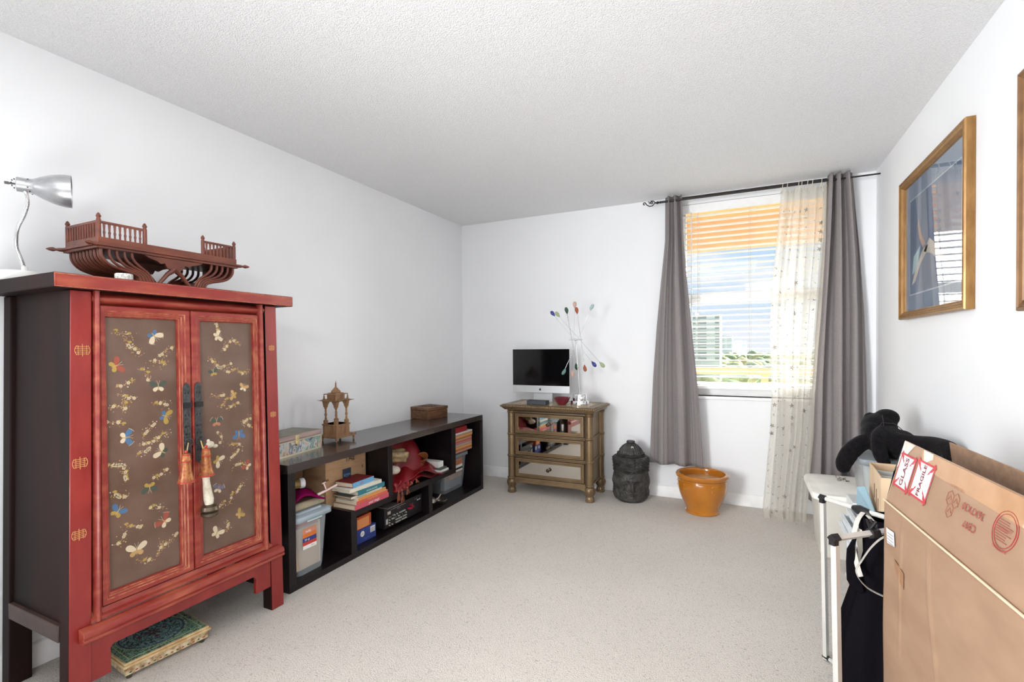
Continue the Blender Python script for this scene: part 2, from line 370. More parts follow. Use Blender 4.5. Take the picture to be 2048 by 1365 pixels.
# ============================================================ CURTAINS
def cloth_surface(rows, nf, nu, nv, ph=0, sharp=.16):
    """rows: (z, x_left, x_right, y_centre, amplitude) from top to bottom; returns a function of u, v"""
    zs = [r[0] for r in rows]; z0, z1 = zs[0], zs[-1]
    def fn(u, v):
        z = z0+(z1-z0)*v
        k = 0
        while k < len(rows)-2 and z < rows[k+1][0]: k += 1
        a, b = rows[k], rows[k+1]; t = min(1, max(0, (z-a[0])/(b[0]-a[0]))) if a[0] != b[0] else 0
        xl, xr, yc, am = [a[i]+(b[i]-a[i])*t for i in (1, 2, 3, 4)]
        w = u+.022*math.sin(5*u+3*v)+.01*math.sin(11*u+4*v+ph)
        s = math.sin(2*math.pi*nf*w+ph)
        s = math.copysign(abs(s)**(.72), s)
        y = yc+am*s+am*sharp*math.sin(2*math.pi*nf*2.3*w+1.3+2*v)
        x = xl+(xr-xl)*(u+.25/nf/math.pi*math.sin(4*math.pi*nf*w+ph)*(.6))
        return Vector((x, y, z))
    return fn
greyc = clothmat('curtain_grey', (172, 165, 164), .2, c2=(154, 147, 147), bump=.55)
def curtain(name, label, rows, nf, ph, grommets):
    t = thing(name, label, 'curtain', ((rows[0][1]+rows[0][2])/2, rows[0][3], rows[0][0]))
    fn = cloth_surface(rows, nf, 0, 0, ph)
    m = MB(); m.grid(fn, 150, 70); obj('curtain_panel', m, greyc, t, solid=.0025, angle=180)
    gm = mat('grommet_bronze', (110, 90, 62), .35, .8)
    for u in grommets:
        p = fn(u, .028); q = fn(u+.02, .028); d = (q-p); d.z = 0; d.normalize(); 
        m = MB(); nn = 20; m.tube([p+Vector((0, -.003, 0))+(d*math.cos(6.2832*i/nn)+Vector((0, 0, 1))*math.sin(6.2832*i/nn))*.021 for i in range(nn)], .004, 6, closed=True); obj('grommet', m, gm, t)
    return t
curtain('grey_curtain', 'long grey grommet curtain panel left of the window above the orange pot',
        [(2.425, -.573, -.446, 4.06, .022), (2.08, -.578, -.434, 4.055, .026), (1.76, -.612, -.409, 4.05, .028), (1.4, -.648, -.373, 4.05, .03), (1.0, -.678, -.332, 4.05, .032), (.6, -.694, -.303, 4.05, .034), (.292, -.702, -.286, 4.05, .036)], 2.7, .4, [])
curtain('grey_curtain', 'grey grommet curtain panel bunched in the right corner beside the sheer curtain',
        [(2.425, .525, .668, 4.045, .03), (2.16, .512, .69, 4.05, .034), (1.85, .492, .718, 4.06, .036), (1.45, .462, .742, 4.06, .036), (1.0, .436, .757, 4.06, .038), (.6, .424, .766, 4.06, .04), (.12, .41, .768, 4.06, .042)], 3.1, 1.9, [.02])
# sheer curtain
sheerm = clothmat('sheer_cream', (240, 234, 222), .5, see=.42, bump=.1)
emb = mat('embroidery_grey', (120, 112, 100), .8)
sh = thing('sheer_curtain', 'cream sheer curtain with embroidered leaf sprigs hanging down to the carpet', 'curtain', (.35, 4.03, 0))
rows = [(2.352, .236, .515, 4.03, .02), (1.97, .206, .505, 4.025, .03), (1.7, .18, .49, 4.02, .034), (1.43, .166, .475, 4.02, .036), (1.2, .168, .458, 4.02, .036), (.88, .176, .44, 4.015, .036), (.58, .162, .43, 4.01, .036), (.24, .132, .40, 3.99, .034), (.06, .115, .385, 3.965, .03), (.004, .118, .38, 3.94, .026)]
fn = cloth_surface(rows, 3.3, 0, 0, 2.6, .25)
m = MB(); m.grid(fn, 150, 90); m.mi = 1
re = random.Random(5)
for s in range(7):
    u = .07+s*.135; v = .03
    while v < .97:
        v += re.uniform(.018, .05); uu = u+.025*math.sin(v*14+s)
        p = fn(uu, v)+Vector((0, -.004, 0)); a = re.uniform(0, 6.28); L1 = re.uniform(.003, .0065)
        ux = Vector((math.cos(a), 0, math.sin(a))); uy = Vector((-math.sin(a), 0, math.cos(a)))
        disc(m, p, ux, uy, L1, 7, L1*.4)
        if re.random() < .5: disc(m, p+uy*.008+ux*.004, uy, ux, L1, 7, L1*.4)
        if re.random() < .12:
            for q in range(5):
                b = q*1.2566; d = ux*math.cos(b)+uy*math.sin(b); e2 = -ux*math.sin(b)+uy*math.cos(b); disc(m, p+d*.009, d, e2, .007, 7, .003)
obj('sheer_panel', m, [sheerm, emb], sh, angle=180)
tiem = clothmat('tie_cream', (245, 240, 230), .3, bump=.05)
for i, x in enumerate((.245, .275, .345, .365, .40, .43, .485)):
    m = MB(); yy = 4.045
    pts = [Vector((x+.004*math.sin(a), yy+.014*math.cos(a), 2.377+.03*math.sin(a)-.006)) for a in [j*6.2832/14 for j in range(14)]]
    m.tube(pts, .0022, 6, closed=True)
    dx = random.Random(i).uniform(-.02, .02)
    m.tube([(x, 4.028, 2.352), (x+dx*.6, 4.022, 2.335), (x+dx, 4.02, 2.305)], .002, 6)
    m.tube([(x, 4.028, 2.352), (x-dx*.9, 4.022, 2.34), (x-dx*1.4, 4.02, 2.318)], .002, 6)
    obj('tie', m, tiem, sh)
# curtain rods
rodm = mat('rod_iron', (52, 48, 46), .45, .6)
rd = thing('curtain_rod', 'dark iron double curtain rod with scrolled finial below the ceiling', 'curtain rod', (.1, YB, 2.38))
m = MB(); m.cyl((-.60, 4.045, 2.386), (.60, 4.045, 2.386), .0085, n=14); m.cyl((.60, 4.045, 2.386), (XR, 4.045, 2.386), .0055, n=12); obj('front_rod', m, rodm, rd)
m = MB(); m.cyl((-.50, 4.10, 2.413), (.62, 4.10, 2.413), .0055, n=10); obj('rear_rod', m, rodm, rd)
m = MB(); m.lathe([(.006, 0), (.011, .008), (.006, .018), (.012, .03), (.005, .045), (.004, .055)], (-.598, 4.045, 2.386), (-1, 0, 0), 14)
def spiral(c, r0, r1, a0, a1, n=22): return [Vector((c[0]+(r0+(r1-r0)*i/n)*math.cos(a0+(a1-a0)*i/n), 4.045, c[1]+(r0+(r1-r0)*i/n)*math.sin(a0+(a1-a0)*i/n))) for i in range(n+1)]
m.tube([(-.645, 4.045, 2.388), (-.66, 4.045, 2.402), (-.675, 4.045, 2.405)]+spiral((-.672, 2.392), .014, .004, 1.4, 7.2), .0038, 8)
m.tube([(-.652, 4.045, 2.385), (-.668, 4.045, 2.366), (-.69, 4.045, 2.364), (-.71, 4.045, 2.376), (-.722, 4.045, 2.392)]+spiral((-.732, 2.388), .012, .004, .3, 5.6), .0042, 8)
m.tube([(-.668, 4.045, 2.40), (-.69, 4.045, 2.388)]+spiral((-.70, 2.396), .01, .003, -1.2, 2.6, 10), .003, 8)
obj('finial', m, rodm, rd)
for x in (-.50, .62):
    m = MB(); m.cyl((x, 4.045, 2.386), (x, YB, 2.396), .004, n=8); m.box(x-.012, x+.012, YB-.006, YB, 2.375, 2.43); m.cyl((x, 4.10, 2.405), (x, 4.10, 2.42), .007, n=8); obj('bracket', m, rodm, rd)
# ============================================================ RED CABINET
red = mat('red_lacquer', (134, 34, 32), .34, c2=(156, 50, 42), nscale=14, ndet=6, bump=.15, bscale=60, coat=.25, stretch=(1, 1, .35), lo=.42, hi=.75)
redl = mat('red_lacquer_rubbed', (138, 44, 38), .36, c2=(176, 92, 66), nscale=26, ndet=8, bump=.2, bscale=80, coat=.2, stretch=(1, .25, 1), lo=.45, hi=.8)
goldw = mat('rubbed_gold_edge', (190, 126, 88), .4, c2=(140, 50, 42), nscale=60, ndet=6, stretch=(1, 1, .3))
dark = mat('dark_side_wood', (24, 17, 17), .55, c2=(42, 25, 22), nscale=6, ndet=6, stretch=(1, 1, .2), spec=.12)
goldp = mat('gold_paint', (206, 150, 96), .45)
FX = -2.02
cab = thing('cabinet', 'tall red lacquered two-door cabinet with painted butterflies and flowers', 'cabinet', (-2.26, 1.225, 0))
def shou(m, y, z, s, x):
    """round character medallion of thin gold strokes"""
    for k in range(5): m.box(x, x+.0008, y-s*(.9 if k % 2 else .75), y+s*(.9 if k % 2 else .75), z+(k-2)*s*.3-.0008, z+(k-2)*s*.3+.0008)
    m.box(x, x+.0008, y-.0009, y+.0009, z-s, z+s)
    for sg in (-1, 1):
        m.box(x, x+.0008, y+sg*s*.55-.0007, y+sg*s*.55+.0007, z-s*.8, z-s*.1); m.box(x, x+.0008, y+sg*s*.55-.0007, y+sg*s*.55+.0007, z+s*.1, z+s*.8)
        m.tube([(x+.0004, y+sg*s*1.0*math.cos(a), z+s*1.1*math.sin(a)) for a in [j*.3-.75 for j in range(6)]], .0008, 5)
def leg(y0, y1, ty0, ty1, front, nm='leg'):
    m = MB()
    xf, xb = (FX, FX-.062) if front else (-2.445, -2.505)
    fs = m.hexa([(xb, y0, 0), (xf, y0, 0), (xf, y1, 0), (xb, y1, 0)], [(xb, ty0, 1.443), (xf-.003, ty0, 1.443), (xf-.003, ty1, 1.443), (xb, ty1, 1.443)])
    mats = [dark]
    if front:
        for f in fs: f.material_index = 0
        fs[3].material_index = 1
        mats = [dark, red, goldp]
    o = obj(nm, m, mats, cab, bev=.004); return o
leg(.806, .872, .836, .898, True); leg(1.578, 1.644, 1.566, 1.626, True); leg(.806, .872, .836, .898, False); leg(1.578, 1.644, 1.566, 1.626, False)
for (ya, yb, zz, s) in ((.866, .866, 1.24, .021), (.853, 0, .86, .021), (.846, 0, .62, .02), (1.597, 0, 1.245, .015), (1.60, 0, .93, .015)): m = MB(); shou(m, ya, zz, s, FX-.0005); obj('gold_medallion', m, goldp, cab)
def curved_slab(name, x0, x1, y0, y1, z0, z1, mats, bev, fmat=True):
    m = MB(); fs = m.box(x0, x1, y0, y1, z0, z1)
    if fmat: fs[3].material_index = 1
    return obj(name, m, mats, cab, bev=bev)
curved_slab('cabinet_top', -2.512, -1.985, .780, 1.692, 1.444, 1.492, [dark, redl], .004)
m = MB(); m.box(-1.9862, -1.984, .784, 1.688, 1.447, 1.4485); m.box(-1.9862, -1.984, .784, 1.688, 1.4865, 1.488); obj('top_edge_line', m, goldw, cab)
def side(y0, y1, t0, t1):
    m = MB(); m.hexa([(-2.445, y0, .285), (-2.082, y0, .285), (-2.082, y1, .285), (-2.445, y1, .285)], [(-2.445, t0, 1.444), (-2.082, t0, 1.444), (-2.082, t1, 1.444), (-2.445, t1, 1.444)]); obj('side_panel', m, dark, cab)
side(.822, .834, .850, .862); side(1.616, 1.628, 1.598, 1.61)
sidr = mat('side_rail_wood', (62, 46, 42), .5, c2=(80, 60, 52), nscale=10)
for y0, y1 in ((.808, .834), (1.616, 1.642)): m = MB(); m.box(-2.445, -2.082, y0, y1, .255, .312); obj('side_rail', m, sidr, cab, bev=.003)
m = MB(); m.box(-2.497, -2.485, .87, 1.58, .27, 1.444); obj('back_panel', m, dark, cab)
m = MB(); m.box(-2.485, -2.09, .835, 1.615, .27, .29); obj('bottom_panel', m, dark, cab)
# front rails and mouldings
def halfround(m, y0, y1, z0, z1, x, d, n=8, ty=0):
    pts = [(x, y0, z0)]+[(x+d*math.sin(math.pi*i/n), y0, z0+(z1-z0)*i/n) for i in range(1, n)]+[(x, y0, z1)]
    m.prism(pts, None, (0, y1-y0, 0))
m = MB(); halfround(m, .899, 1.567, 1.398, 1.444, FX-.03, .024); m.box(FX-.06, FX-.03, .899, 1.567, 1.38, 1.444); obj('top_rail', m, redl, cab)
m = MB(); m.prism([(FX-.05, .872, .30), (FX-.004, .872, .30), (FX+.006, .872, .306), (FX+.006, .872, .316), (FX-.006, .872, .322), (FX-.012, .872, .338), (FX-.05, .872, .338)], None, (0, .706, 0)); obj('lower_rail', m, redl, cab)
m = MB(); m.prism([(FX+.001, .838, .252), (FX+.028, .838, .252), (FX+.036, .838, .258), (FX+.036, .838, .266), (FX+.030, .838, .270), (FX+.036, .838, .275), (FX+.034, .838, .288), (FX+.026, .838, .296), (FX+.001, .838, .301)], None, (0, .785, 0)); obj('ledge_moulding', m, redl, cab, bev=.001)
ap = [(.873, .10), (.932, .10), (.932, .186), (.940, .198), (1.49, .198), (1.499, .188), (1.502, .175), (1.499, .16), (1.499, .115), (1.577, .115), (1.577, .2515), (.873, .2515)]
m = MB(); m.prism([(FX-.022, y, z) for y, z in ap], None, (.018, 0, 0)); obj('apron', m, red, cab, bev=.002)
for y0, y1, t0, t1 in ((.882, .908, .902, .920), (1.541, 1.567, 1.533, 1.553)):
    m = MB(); pr = None
    for z, a, b in ((.303, y0, y1), (1.444, t0, t1)):
        r = m.ring(((FX-.012), (a+b)/2, z), (1, 0, 0), (0, 1, 0), .022, 16, (b-a)/2)
        if pr: m.bridge(pr, r); m.cap(r)
        else: m.cap(r, True)
        pr = r
    obj('stile', m, redl, cab)
# doors
panelm = mat('painted_panel', (96, 72, 58), .3, c2=(112, 88, 76), nscale=7, ndet=9, bump=.25, bscale=400, coat=.15, bdist=.0006)
PC = [(200, 184, 156), (72, 104, 138), (148, 74, 58), (164, 136, 66), (66, 76, 66), (176, 142, 92), (168, 108, 86), (102, 100, 124)]
pcm = [mat('paint_%s' % n, c, .5) for n, c in zip(('cream', 'blue', 'red', 'ochre', 'green', 'gold', 'rose', 'violet'), PC)]
DX = FX-.028
def wing(m, c, ang, L1, Wd, mi, x):
    d = Vector((0, math.cos(ang), math.sin(ang))); e2 = Vector((0, -math.sin(ang), math.cos(ang))); c = Vector((x, c[0], c[1]))
    pts = []
    for i in range(14):
        t = 2*math.pi*i/14; r = L1*.5
        pts.append(c+d*(r+r*math.cos(t))+e2*(Wd*math.sin(t)*(1-.35*math.cos(t+math.pi))))
    m.face(pts, mi)
def butterfly(m, c, s, ang, c1, c2, dots=False):
    x = DX+.0005
    for sg in (-1, 1):
        wing(m, c, ang+sg*.95, s*1.0, s*.26, c1, x); wing(m, c, ang+sg*2.2, s*.62, s*.2, c2, x+.0001)
        if dots:
            for i in range(7):
                a = ang+sg*(.6+.1*i); disc(m, (x+.0003, c[0]+s*.95*math.cos(a), c[1]+s*.95*math.sin(a)), (0, 1, 0), (0, 0, 1), .0013, 6, mi=1)
    wing(m, (c[0]-math.cos(ang)*s*.4, c[1]-math.sin(ang)*s*.4), ang, s*.7, s*.055, 6, x+.0003)
    for sg in (-1, 1):
        p0 = Vector((x+.0003, c[0]+math.cos(ang)*s*.25, c[1]+math.sin(ang)*s*.25)); a = ang+sg*.35
        p1 = p0+Vector((0, math.cos(a), math.sin(a)))*s*.5; n_ = Vector((0, -math.sin(a), math.cos(a)))*.0005
        m.face([p0-n_, p1-n_, p1+n_, p0+n_], 1)
def sprig(m, c, s, ang, rr):
    x = DX+.0004; p = Vector((x, c[0]-math.cos(ang)*s*.5, c[1]-math.sin(ang)*s*.5)); a = ang
    for k in range(7):
        q = p+Vector((0, math.cos(a), math.sin(a)))*s/7; n_ = Vector((0, -math.sin(a), math.cos(a)))*.0006
        m.face([p-n_, q-n_, q+n_, p+n_], 6)
        for _ in range(4):
            o_ = Vector((.0001*_, rr.gauss(0, s*.12), rr.gauss(0, s*.12)))
            disc(m, q+o_, (0, 1, 0), (0, 0, 1), rr.uniform(.0008, .0026), 7, mi=rr.choice((1, 6, 6, 4, 1, 7)))
        if rr.random() < .33:
            for j in range(5):
                b = j*1.2566; disc(m, q+Vector((.0006, math.cos(b)*.0036, math.sin(b)*.0036)), (0, 1, 0), (0, 0, 1), .003, 7, mi=1)
            disc(m, q+Vector((.0009, 0, 0)), (0, 1, 0), (0, 0, 1), .0016, 6, mi=4)
        if rr.random() < .25: disc(m, q+Vector((.0002, .003, .004)), (0, 1, 0), (0, 0, 1), .007, 9, .005, mi=4)
        p = q; a += rr.uniform(-.5, .5)
BFL = [((1.102, 1.295), .036, -.9, 1, 2), ((.973, 1.182), .036, .4, 3, 4), ((1.115, 1.095), .036, 1.57, 5, 1), ((1.136, .981), .034, -.4, 4, 2), ((1.0, .919), .036, 0, 2, 1), ((1.125, .842), .036, 2.6, 1, 5), ((1.078, .718), .034, -1.57, 5, 4), ((.97, .653), .034, .9, 2, 4), ((1.129, .568), .038, 2.3, 3, 1), ((1.030, .491), .042, 1.57, 1, 6)]
BLL = [(.989, 1.291), (1.026, 1.268), (1.029, 1.24), (1.141, 1.23), (1.117, 1.192), (1.078, 1.161), (1.002, 1.113), (1.006, 1.076), (.977, 1.043), (1.012, 1.035), (1.125, 1.035), (.964, .973), (1.069, .938), (1.073, .89), (1.117, .912), (1.055, .865), (.965, .83), (1.008, .792), (1.114, .757), (.976, .709), (1.1, .645), (1.009, .58), (1.146, .493), (.984, .534), (1.118, .464), (1.051, .433)]
BFR = [((1.351, 1.296), .03, .3, 1, 1), ((1.333, 1.139), .026, 1.8, 5, 4), ((1.47, 1.064), .028, 1.2, 6, 1), ((1.424, 1.036), .026, 3.0, 6, 4), ((1.343, .925), .032, 1.57, 5, 7), ((1.444, .862), .036, -1.57, 2, 2), ((1.345, .762), .034, -.6, 1, 4), ((1.483, .708), .03, 2.4, 3, 1), ((1.345, .637), .03, 1.2, 8, 1), ((1.44, .498), .03, .6, 4, 6), ((1.335, .449), .036, .9, 1, 1)]
BLR = [(1.354, 1.334), (1.433, 1.282), (1.397, 1.238), (1.333, 1.185), (1.384, 1.162), (1.407, 1.139), (1.471, 1.136), (1.348, 1.045), (1.381, 1.01), (1.416, .984), (1.363, .867), (1.424, .817), (1.474, .921), (1.412, .775), (1.435, .736), (1.438, .624), (1.408, .576), (1.345, .553), (1.395, .47), (1.486, .896)]
pull = mat('iron_plate', (84, 84, 86), .5, .5, c2=(60, 60, 62), nscale=80)
def door(y0, y1, t0, t1, py0, py1, z0, z1, pz0, pz1, bfs, bls, seed, plate_y):
    d = thing0('door', cab, (FX, (y0+y1)/2, z0))
    m = MB()
    xa, xb = FX-.034, FX-.004
    # mitred frame with a stepped moulding, each rail a prism whose profile steps down to the panel
    O = [(y0, z0), (y1, z0), (t1, z1), (t0, z1)]; I = [(py0, pz0), (py1, pz0), (py1, pz1), (py0, pz1)]
    prof = [(0, xb-.006), (.06, xb), (.45, xb), (.52, xb-.004), (.68, xb-.004), (.74, xb-.009), (.86, xb-.009), (.92, xb-.014), (1, xb-.020), (1, xa)]
    rings = []
    for t, x in [(0, xa)]+prof: rings.append([m.v((x, O[i][0]+(I[i][0]-O[i][0])*t, O[i][1]+(I[i][1]-O[i][1])*t)) for i in range(4)])
    for j in range(len(rings)-1):
        m.mi = 1 if j in (3, 5, 7) else 0
        for i in range(4):
            f = m.b.faces.new([rings[j][i], rings[j][(i+1) % 4], rings[j+1][(i+1) % 4], rings[j+1][i]]); f.material_index = m.mi
    obj('door_frame', m, [redl, goldw], d, bev=.0012, angle=20)
    m = MB(); m.box(DX-.008, DX, py0-.003, py1+.003, pz0-.003, pz1+.003)
    rr = random.Random(seed)
    for c in bls: sprig(m, c, .062, rr.uniform(-1.2, 1.4), rr)
    for i, b in enumerate(bfs): butterfly(m, b[0], b[1], b[2], b[3], b[4], i % 4 == 0)
    obj('door_panel', m, [panelm]+pcm, d)
    m = MB(); x = xb+.0005
    py = plate_y
    m.prism([(x, py-.014, 1.085), (x, py-.014, .79), (x, py, .775), (x, py+.014, .79), (x, py+.014, 1.085), (x, py+.009, 1.10), (x, py, 1.108), (x, py-.009, 1.10)], None, (.003, 0, 0))
    m.mi = 1
    for zz in (1.065, .975, .93, .90, .83):
        for sg in (-1, 1): disc(m, (x+.0033, py+sg*.006, zz), (0, 1, 0), (0, 0, 1), .0034, 8, .005)
    m.box(x+.003, x+.010, py-.016, py+.016, 1.005, 1.025)
    m.mi = 0
    m.tube([(x+.004+.010*math.sin(a), py, .915+.016*math.cos(a)) for a in [j*.628 for j in range(11)]], .0025, 6)
    ring = [(x+.012, py+.016*math.cos(a), .868+.017*math.sin(a)) for a in [j*6.2832/18 for j in range(18)]]
    m.tube(ring, .002, 6, closed=True)
    for a in (0, 1.05, 2.1): m.tube([(x+.012, py+.015*math.cos(a), .868+.016*math.sin(a)), (x+.012, py-.015*math.cos(a), .868-.016*math.sin(a))], .0016, 5)
    obj('door_pull', m, [pull, mat('black_cutout', (16, 15, 16), .6)], d)
def thing0(name, parent, loc):
    o = bpy.data.objects.new(name, None); COL.objects.link(o); o.parent = parent
    off = Vector((0, 0, 0)); q = parent
    while q is not None: off += Vector(q.location); q = q.parent
    o.location = Vector(loc)-off; o.empty_display_size = .03; return o
door(.909, 1.226, .920, 1.226, .942, 1.182, .342, 1.397, .380, 1.356, BFL, BLL, 1, 1.205)
door(1.229, 1.540, 1.229, 1.532, 1.275, 1.513, .342, 1.397, .380, 1.356, BFR, BLR, 2, 1.250)
# things hung on the door pulls
gb = mat('gilt_bell', (176, 120, 66), .38, .35, c2=(134, 62, 44), nscale=70, ndet=7, bump=.3, bscale=150)
rr_ = mat('bell_red', (170, 52, 40), .4)
def bell(name, label, y, ztop, zb, lean):
    t = thing(name, label, 'bell', (FX+.073, y+lean, zb), 'gilt bells hung on the cabinet doors')
    h = ztop-zb; c = (FX+.073, y+lean, zb)
    m = MB(); m.lathe([(.0, 0), (.029, .0), (.0275, .010), (.022, .028), (.0185, .05), (.017, .07), (.0168, .085), (.0155, .100), (.011, .110), (.005, .113)], c, n=28)
    obj('bell_body', m, gb, t)
    for z, r in ((.004, .0292), (.082, .0170), (.106, .0132)):
        m = MB(); m.tube([(c[0]+r*math.cos(a), c[1]+r*math.sin(a), zb+z) for a in [j*6.2832/24 for j in range(24)]], .0022, 6, closed=True); obj('red_band', m, rr_, t)
    m = MB(); m.ball((c[0], c[1], zb+.118), .006); obj('bead', m, rr_, t)
    m = MB(); m.tube([(c[0], c[1], zb+.12), (c[0]-.005, c[1], ztop-.06), (FX+.012, y, ztop)], .0022, 6); obj('string', m, mat('bell_string', (208, 176, 110), .6), t)
bell('hanging_bell', 'gilt and red bell hung on the left cabinet door pull', 1.200, .866, .727, -.046)
bell('hanging_bell', 'gilt and red bell hung on the right door pull beside the ivory handle', 1.250, .866, .733, -.018)
hb = thing('hand_bell', 'carved ivory handle with a dark bronze bell hung below the gilt bells', 'bell', (FX+.022, 1.262, .555))
iv = mat('ivory', (226, 218, 200), .5, c2=(196, 186, 164), nscale=50, bump=.5, bscale=120)
m = MB(); c = (FX+.026, 1.262, 0)
m.tube([(c[0]+.014, 1.262, .605), (c[0]+.012, 1.262, .625), (c[0], 1.264, .66), (c[0], 1.260, .70), (c[0], 1.258, .76), (c[0], 1.260, .81), (c[0], 1.262, .84)], [.015, .019, .016, .013, .014, .012, .010], 14)
m.ball((c[0]+.004, 1.276, .848), (.014, .016, .014)); m.ball((c[0]+.006, 1.296, .838), (.008, .011, .008), 10, 8); m.ball((c[0], 1.272, .862), (.006, .007, .008), 8, 6)
obj('handle', m, iv, hb)
m = MB(); m.lathe([(.0, -.052), (.02, -.052), (.031, -.045), (.032, -.034), (.024, -.030), (.034, -.022), (.030, -.008), (.012, 0), (.012, .004)], (c[0]+.016, c[1], .607), n=26)
obj('bell_body', m, mat('dark_bronze', (112, 98, 80), .35, .7, c2=(86, 76, 64)), hb)
# ============================================================ CARVED RACK ON THE CABINET
rk = thing('carved_rack', 'carved dark red wooden wall rack with little railings on top of the cabinet', 'rack', (-2.27, 1.24, 1.4925))
wd = mat('rosewood', (98, 50, 38), .45, c2=(128, 68, 48), nscale=20, ndet=5, stretch=(1, .3, 1), coat=.1)
RX0, RX1, RY0, RY1 = -2.385, -2.15, .975, 1.517
m = MB(); m.box(RX0-.012, RX1+.012, RY0-.012, RY1+.012, 1.628, 1.636); m.box(RX0-.005, RX1+.005, RY0-.005, RY1+.005, 1.618, 1.628); m.box(RX0, RX1+.003, RY0, RY1, 1.636, 1.660)
for sx, sy, x, y in ((1, -1, RX1, RY0), (1, 1, RX1, RY1), (-1, -1, RX0, RY0), (-1, 1, RX0, RY1)):
    d = Vector((sx*.45, sy*.9, 0)).normalized()
    m.tube([Vector((x, y, 1.630))+d*t for t in (0, .018, .026, .036, .046, .056)], [.008, .007, .0045, .0085, .006, .001], 10)
obj('platform', m, wd, rk, bev=.0015)
posts = [(RX1-.006, RY0+.006, 1.750), (RX1-.006, 1.135, 1.744), (RX1-.006, 1.366, 1.744), (RX1-.006, RY1-.006, 1.744), (RX0+.006, RY0+.006, 1.744), (RX0+.006, RY1-.006, 1.744)]
for x, y, zt in posts:
    m = MB(); m.tube([(x, y, 1.642), (x, y, zt-.026), (x, y, zt-.02), (x, y, zt-.013), (x, y, zt-.004), (x, y, zt)], [.0075, .0075, .0055, .0085, .0045, .0008], 10); obj('post', m, wd, rk)
for y0, y1, nb in ((RY0+.006, 1.135, 8), (1.366, RY1-.006, 8)):
    m = MB(); m.box(RX1-.011, RX1-.001, y0, y1, 1.712, 1.720)
    for k in range(nb):
        y = y0+(y1-y0)*(k+1)/(nb+1); m.lathe([(.0032, 0), (.0032, .012), (.0045, .02), (.003, .026), (.0045, .05), (.003, .053)], (RX1-.006, y, 1.66), n=7)
    obj('railing', m, wd, rk)
for y in (RY0+.002, RY1-.010):
    m = MB(); m.box(RX0+.006, RX1-.006, y, y+.008, 1.66, 1.715); m.box(RX0+.006, RX1-.006, y-.002, y+.010, 1.712, 1.721)
    for k in range(12): xx = RX0+.018+k*.0185; m.box(xx, xx+.006, y-.0025, y, 1.662, 1.71)
    obj('side_railing', m, wd, rk)
def scurve(t, s):
    """outer rib t=0 .. inner rib t=1 on the left side, s from platform to foot"""
    ys = RY0+.012+.115*t; z0 = 1.618; yf = 1.118+.05*t
    pts = [(ys, z0), (ys+.004, z0-.03+.008*t), (ys+.035-.012*t, z0-.060+.015*t), (yf-.018+.0*t, z0-.082+.012*t), (yf, 1.518), (yf+.004, 1.4925)]
    n = len(pts)-1; k = min(int(s*n), n-1); u = s*n-k
    P = [pts[max(0, k-1)], pts[k], pts[k+1], pts[min(n, k+2)]]
    return [.5*((2*P[1][i])+(-P[0][i]+P[2][i])*u+(2*P[0][i]-5*P[1][i]+4*P[2][i]-P[3][i])*u*u+(-P[0][i]+3*P[1][i]-3*P[2][i]+P[3][i])*u**3) for i in (0, 1)]
mid = (RY0+RY1)/2
for sg in (1, -1):
    for xx in (RX1-.008, RX0+.012):
        m = MB()
        for t in (0, .22, .44, .66, .88):
            pts = [scurve(t, i/18) for i in range(19)]
            m.tube([(xx, mid+sg*(p[0]-mid), p[1]) for p in pts], .0055, 8)
        obj('curved_ribs', m, wd, rk)
    m = MB()
    m.grid(lambda u, v: Vector((RX0+.012+(RX1-.02-RX0)*u, mid+sg*(scurve(0, v)[0]+.004-mid), scurve(0, v)[1]+.002)), 1, 18)
    for k in range(8):
        xx = RX0+.035+k*.025; pts = [scurve(0, i/18) for i in range(19)]; m.tube([(xx, mid+sg*(p[0]-mid), p[1]) for p in pts], .0055, 6)
    obj('side_ribs', m, wd, rk)
for xx in (RX1-.008, RX0+.012):
    m = MB()
    for sg in (1, -1):
        m.tube([(xx, mid+sg*y, z) for y, z in ((.075, 1.497), (.062, 1.508), (.045, 1.53), (.028, 1.552), (.0, 1.575))], [.006, .007, .008, .009, .012], 8)
    cp = [(-.115, 1.617), (.115, 1.617), (.10, 1.609), (.07, 1.60), (.055, 1.59), (.04, 1.595), (.03, 1.575), (.012, 1.572), (0, 1.56), (-.012, 1.572), (-.03, 1.575), (-.04, 1.595), (-.055, 1.59), (-.07, 1.60), (-.10, 1.609)]
    m.prism([(xx-.006, mid+y, z) for y, z in cp], None, (.013, 0, 0))
    obj('centre_carving', m, wd, rk)
m = MB()
for t in (.0, .25, .5, .75): m.tube([(RX0+.03, mid-.045+t*.07+.04*math.sin(a*.9), 1.500+.055*math.cos(a)) for a in [j*.16 for j in range(9)]], .003, 6)
m.box(RX0+.012, RX1-.008, 1.115, 1.135, 1.4925, 1.500); m.box(RX0+.012, RX1-.008, 2*mid-1.135, 2*mid-1.115, 1.4925, 1.500)
obj('foot_rails', m, wd, rk)
t = thing('lace_jar_lid', 'small white patterned lid under the carved rack on the cabinet', 'lid', (-2.045, 1.005, 1.4925))
m = MB(); m.lathe([(.026, 0), (.027, .003), (.027, .022), (.025, .025), (0, .026)], (-2.045, 1.005, 1.4925)); obj('rim', m, mat('lid_white', (226, 224, 218), .5, c2=(180, 178, 170), nscale=160, lo=.5, hi=.56), t)
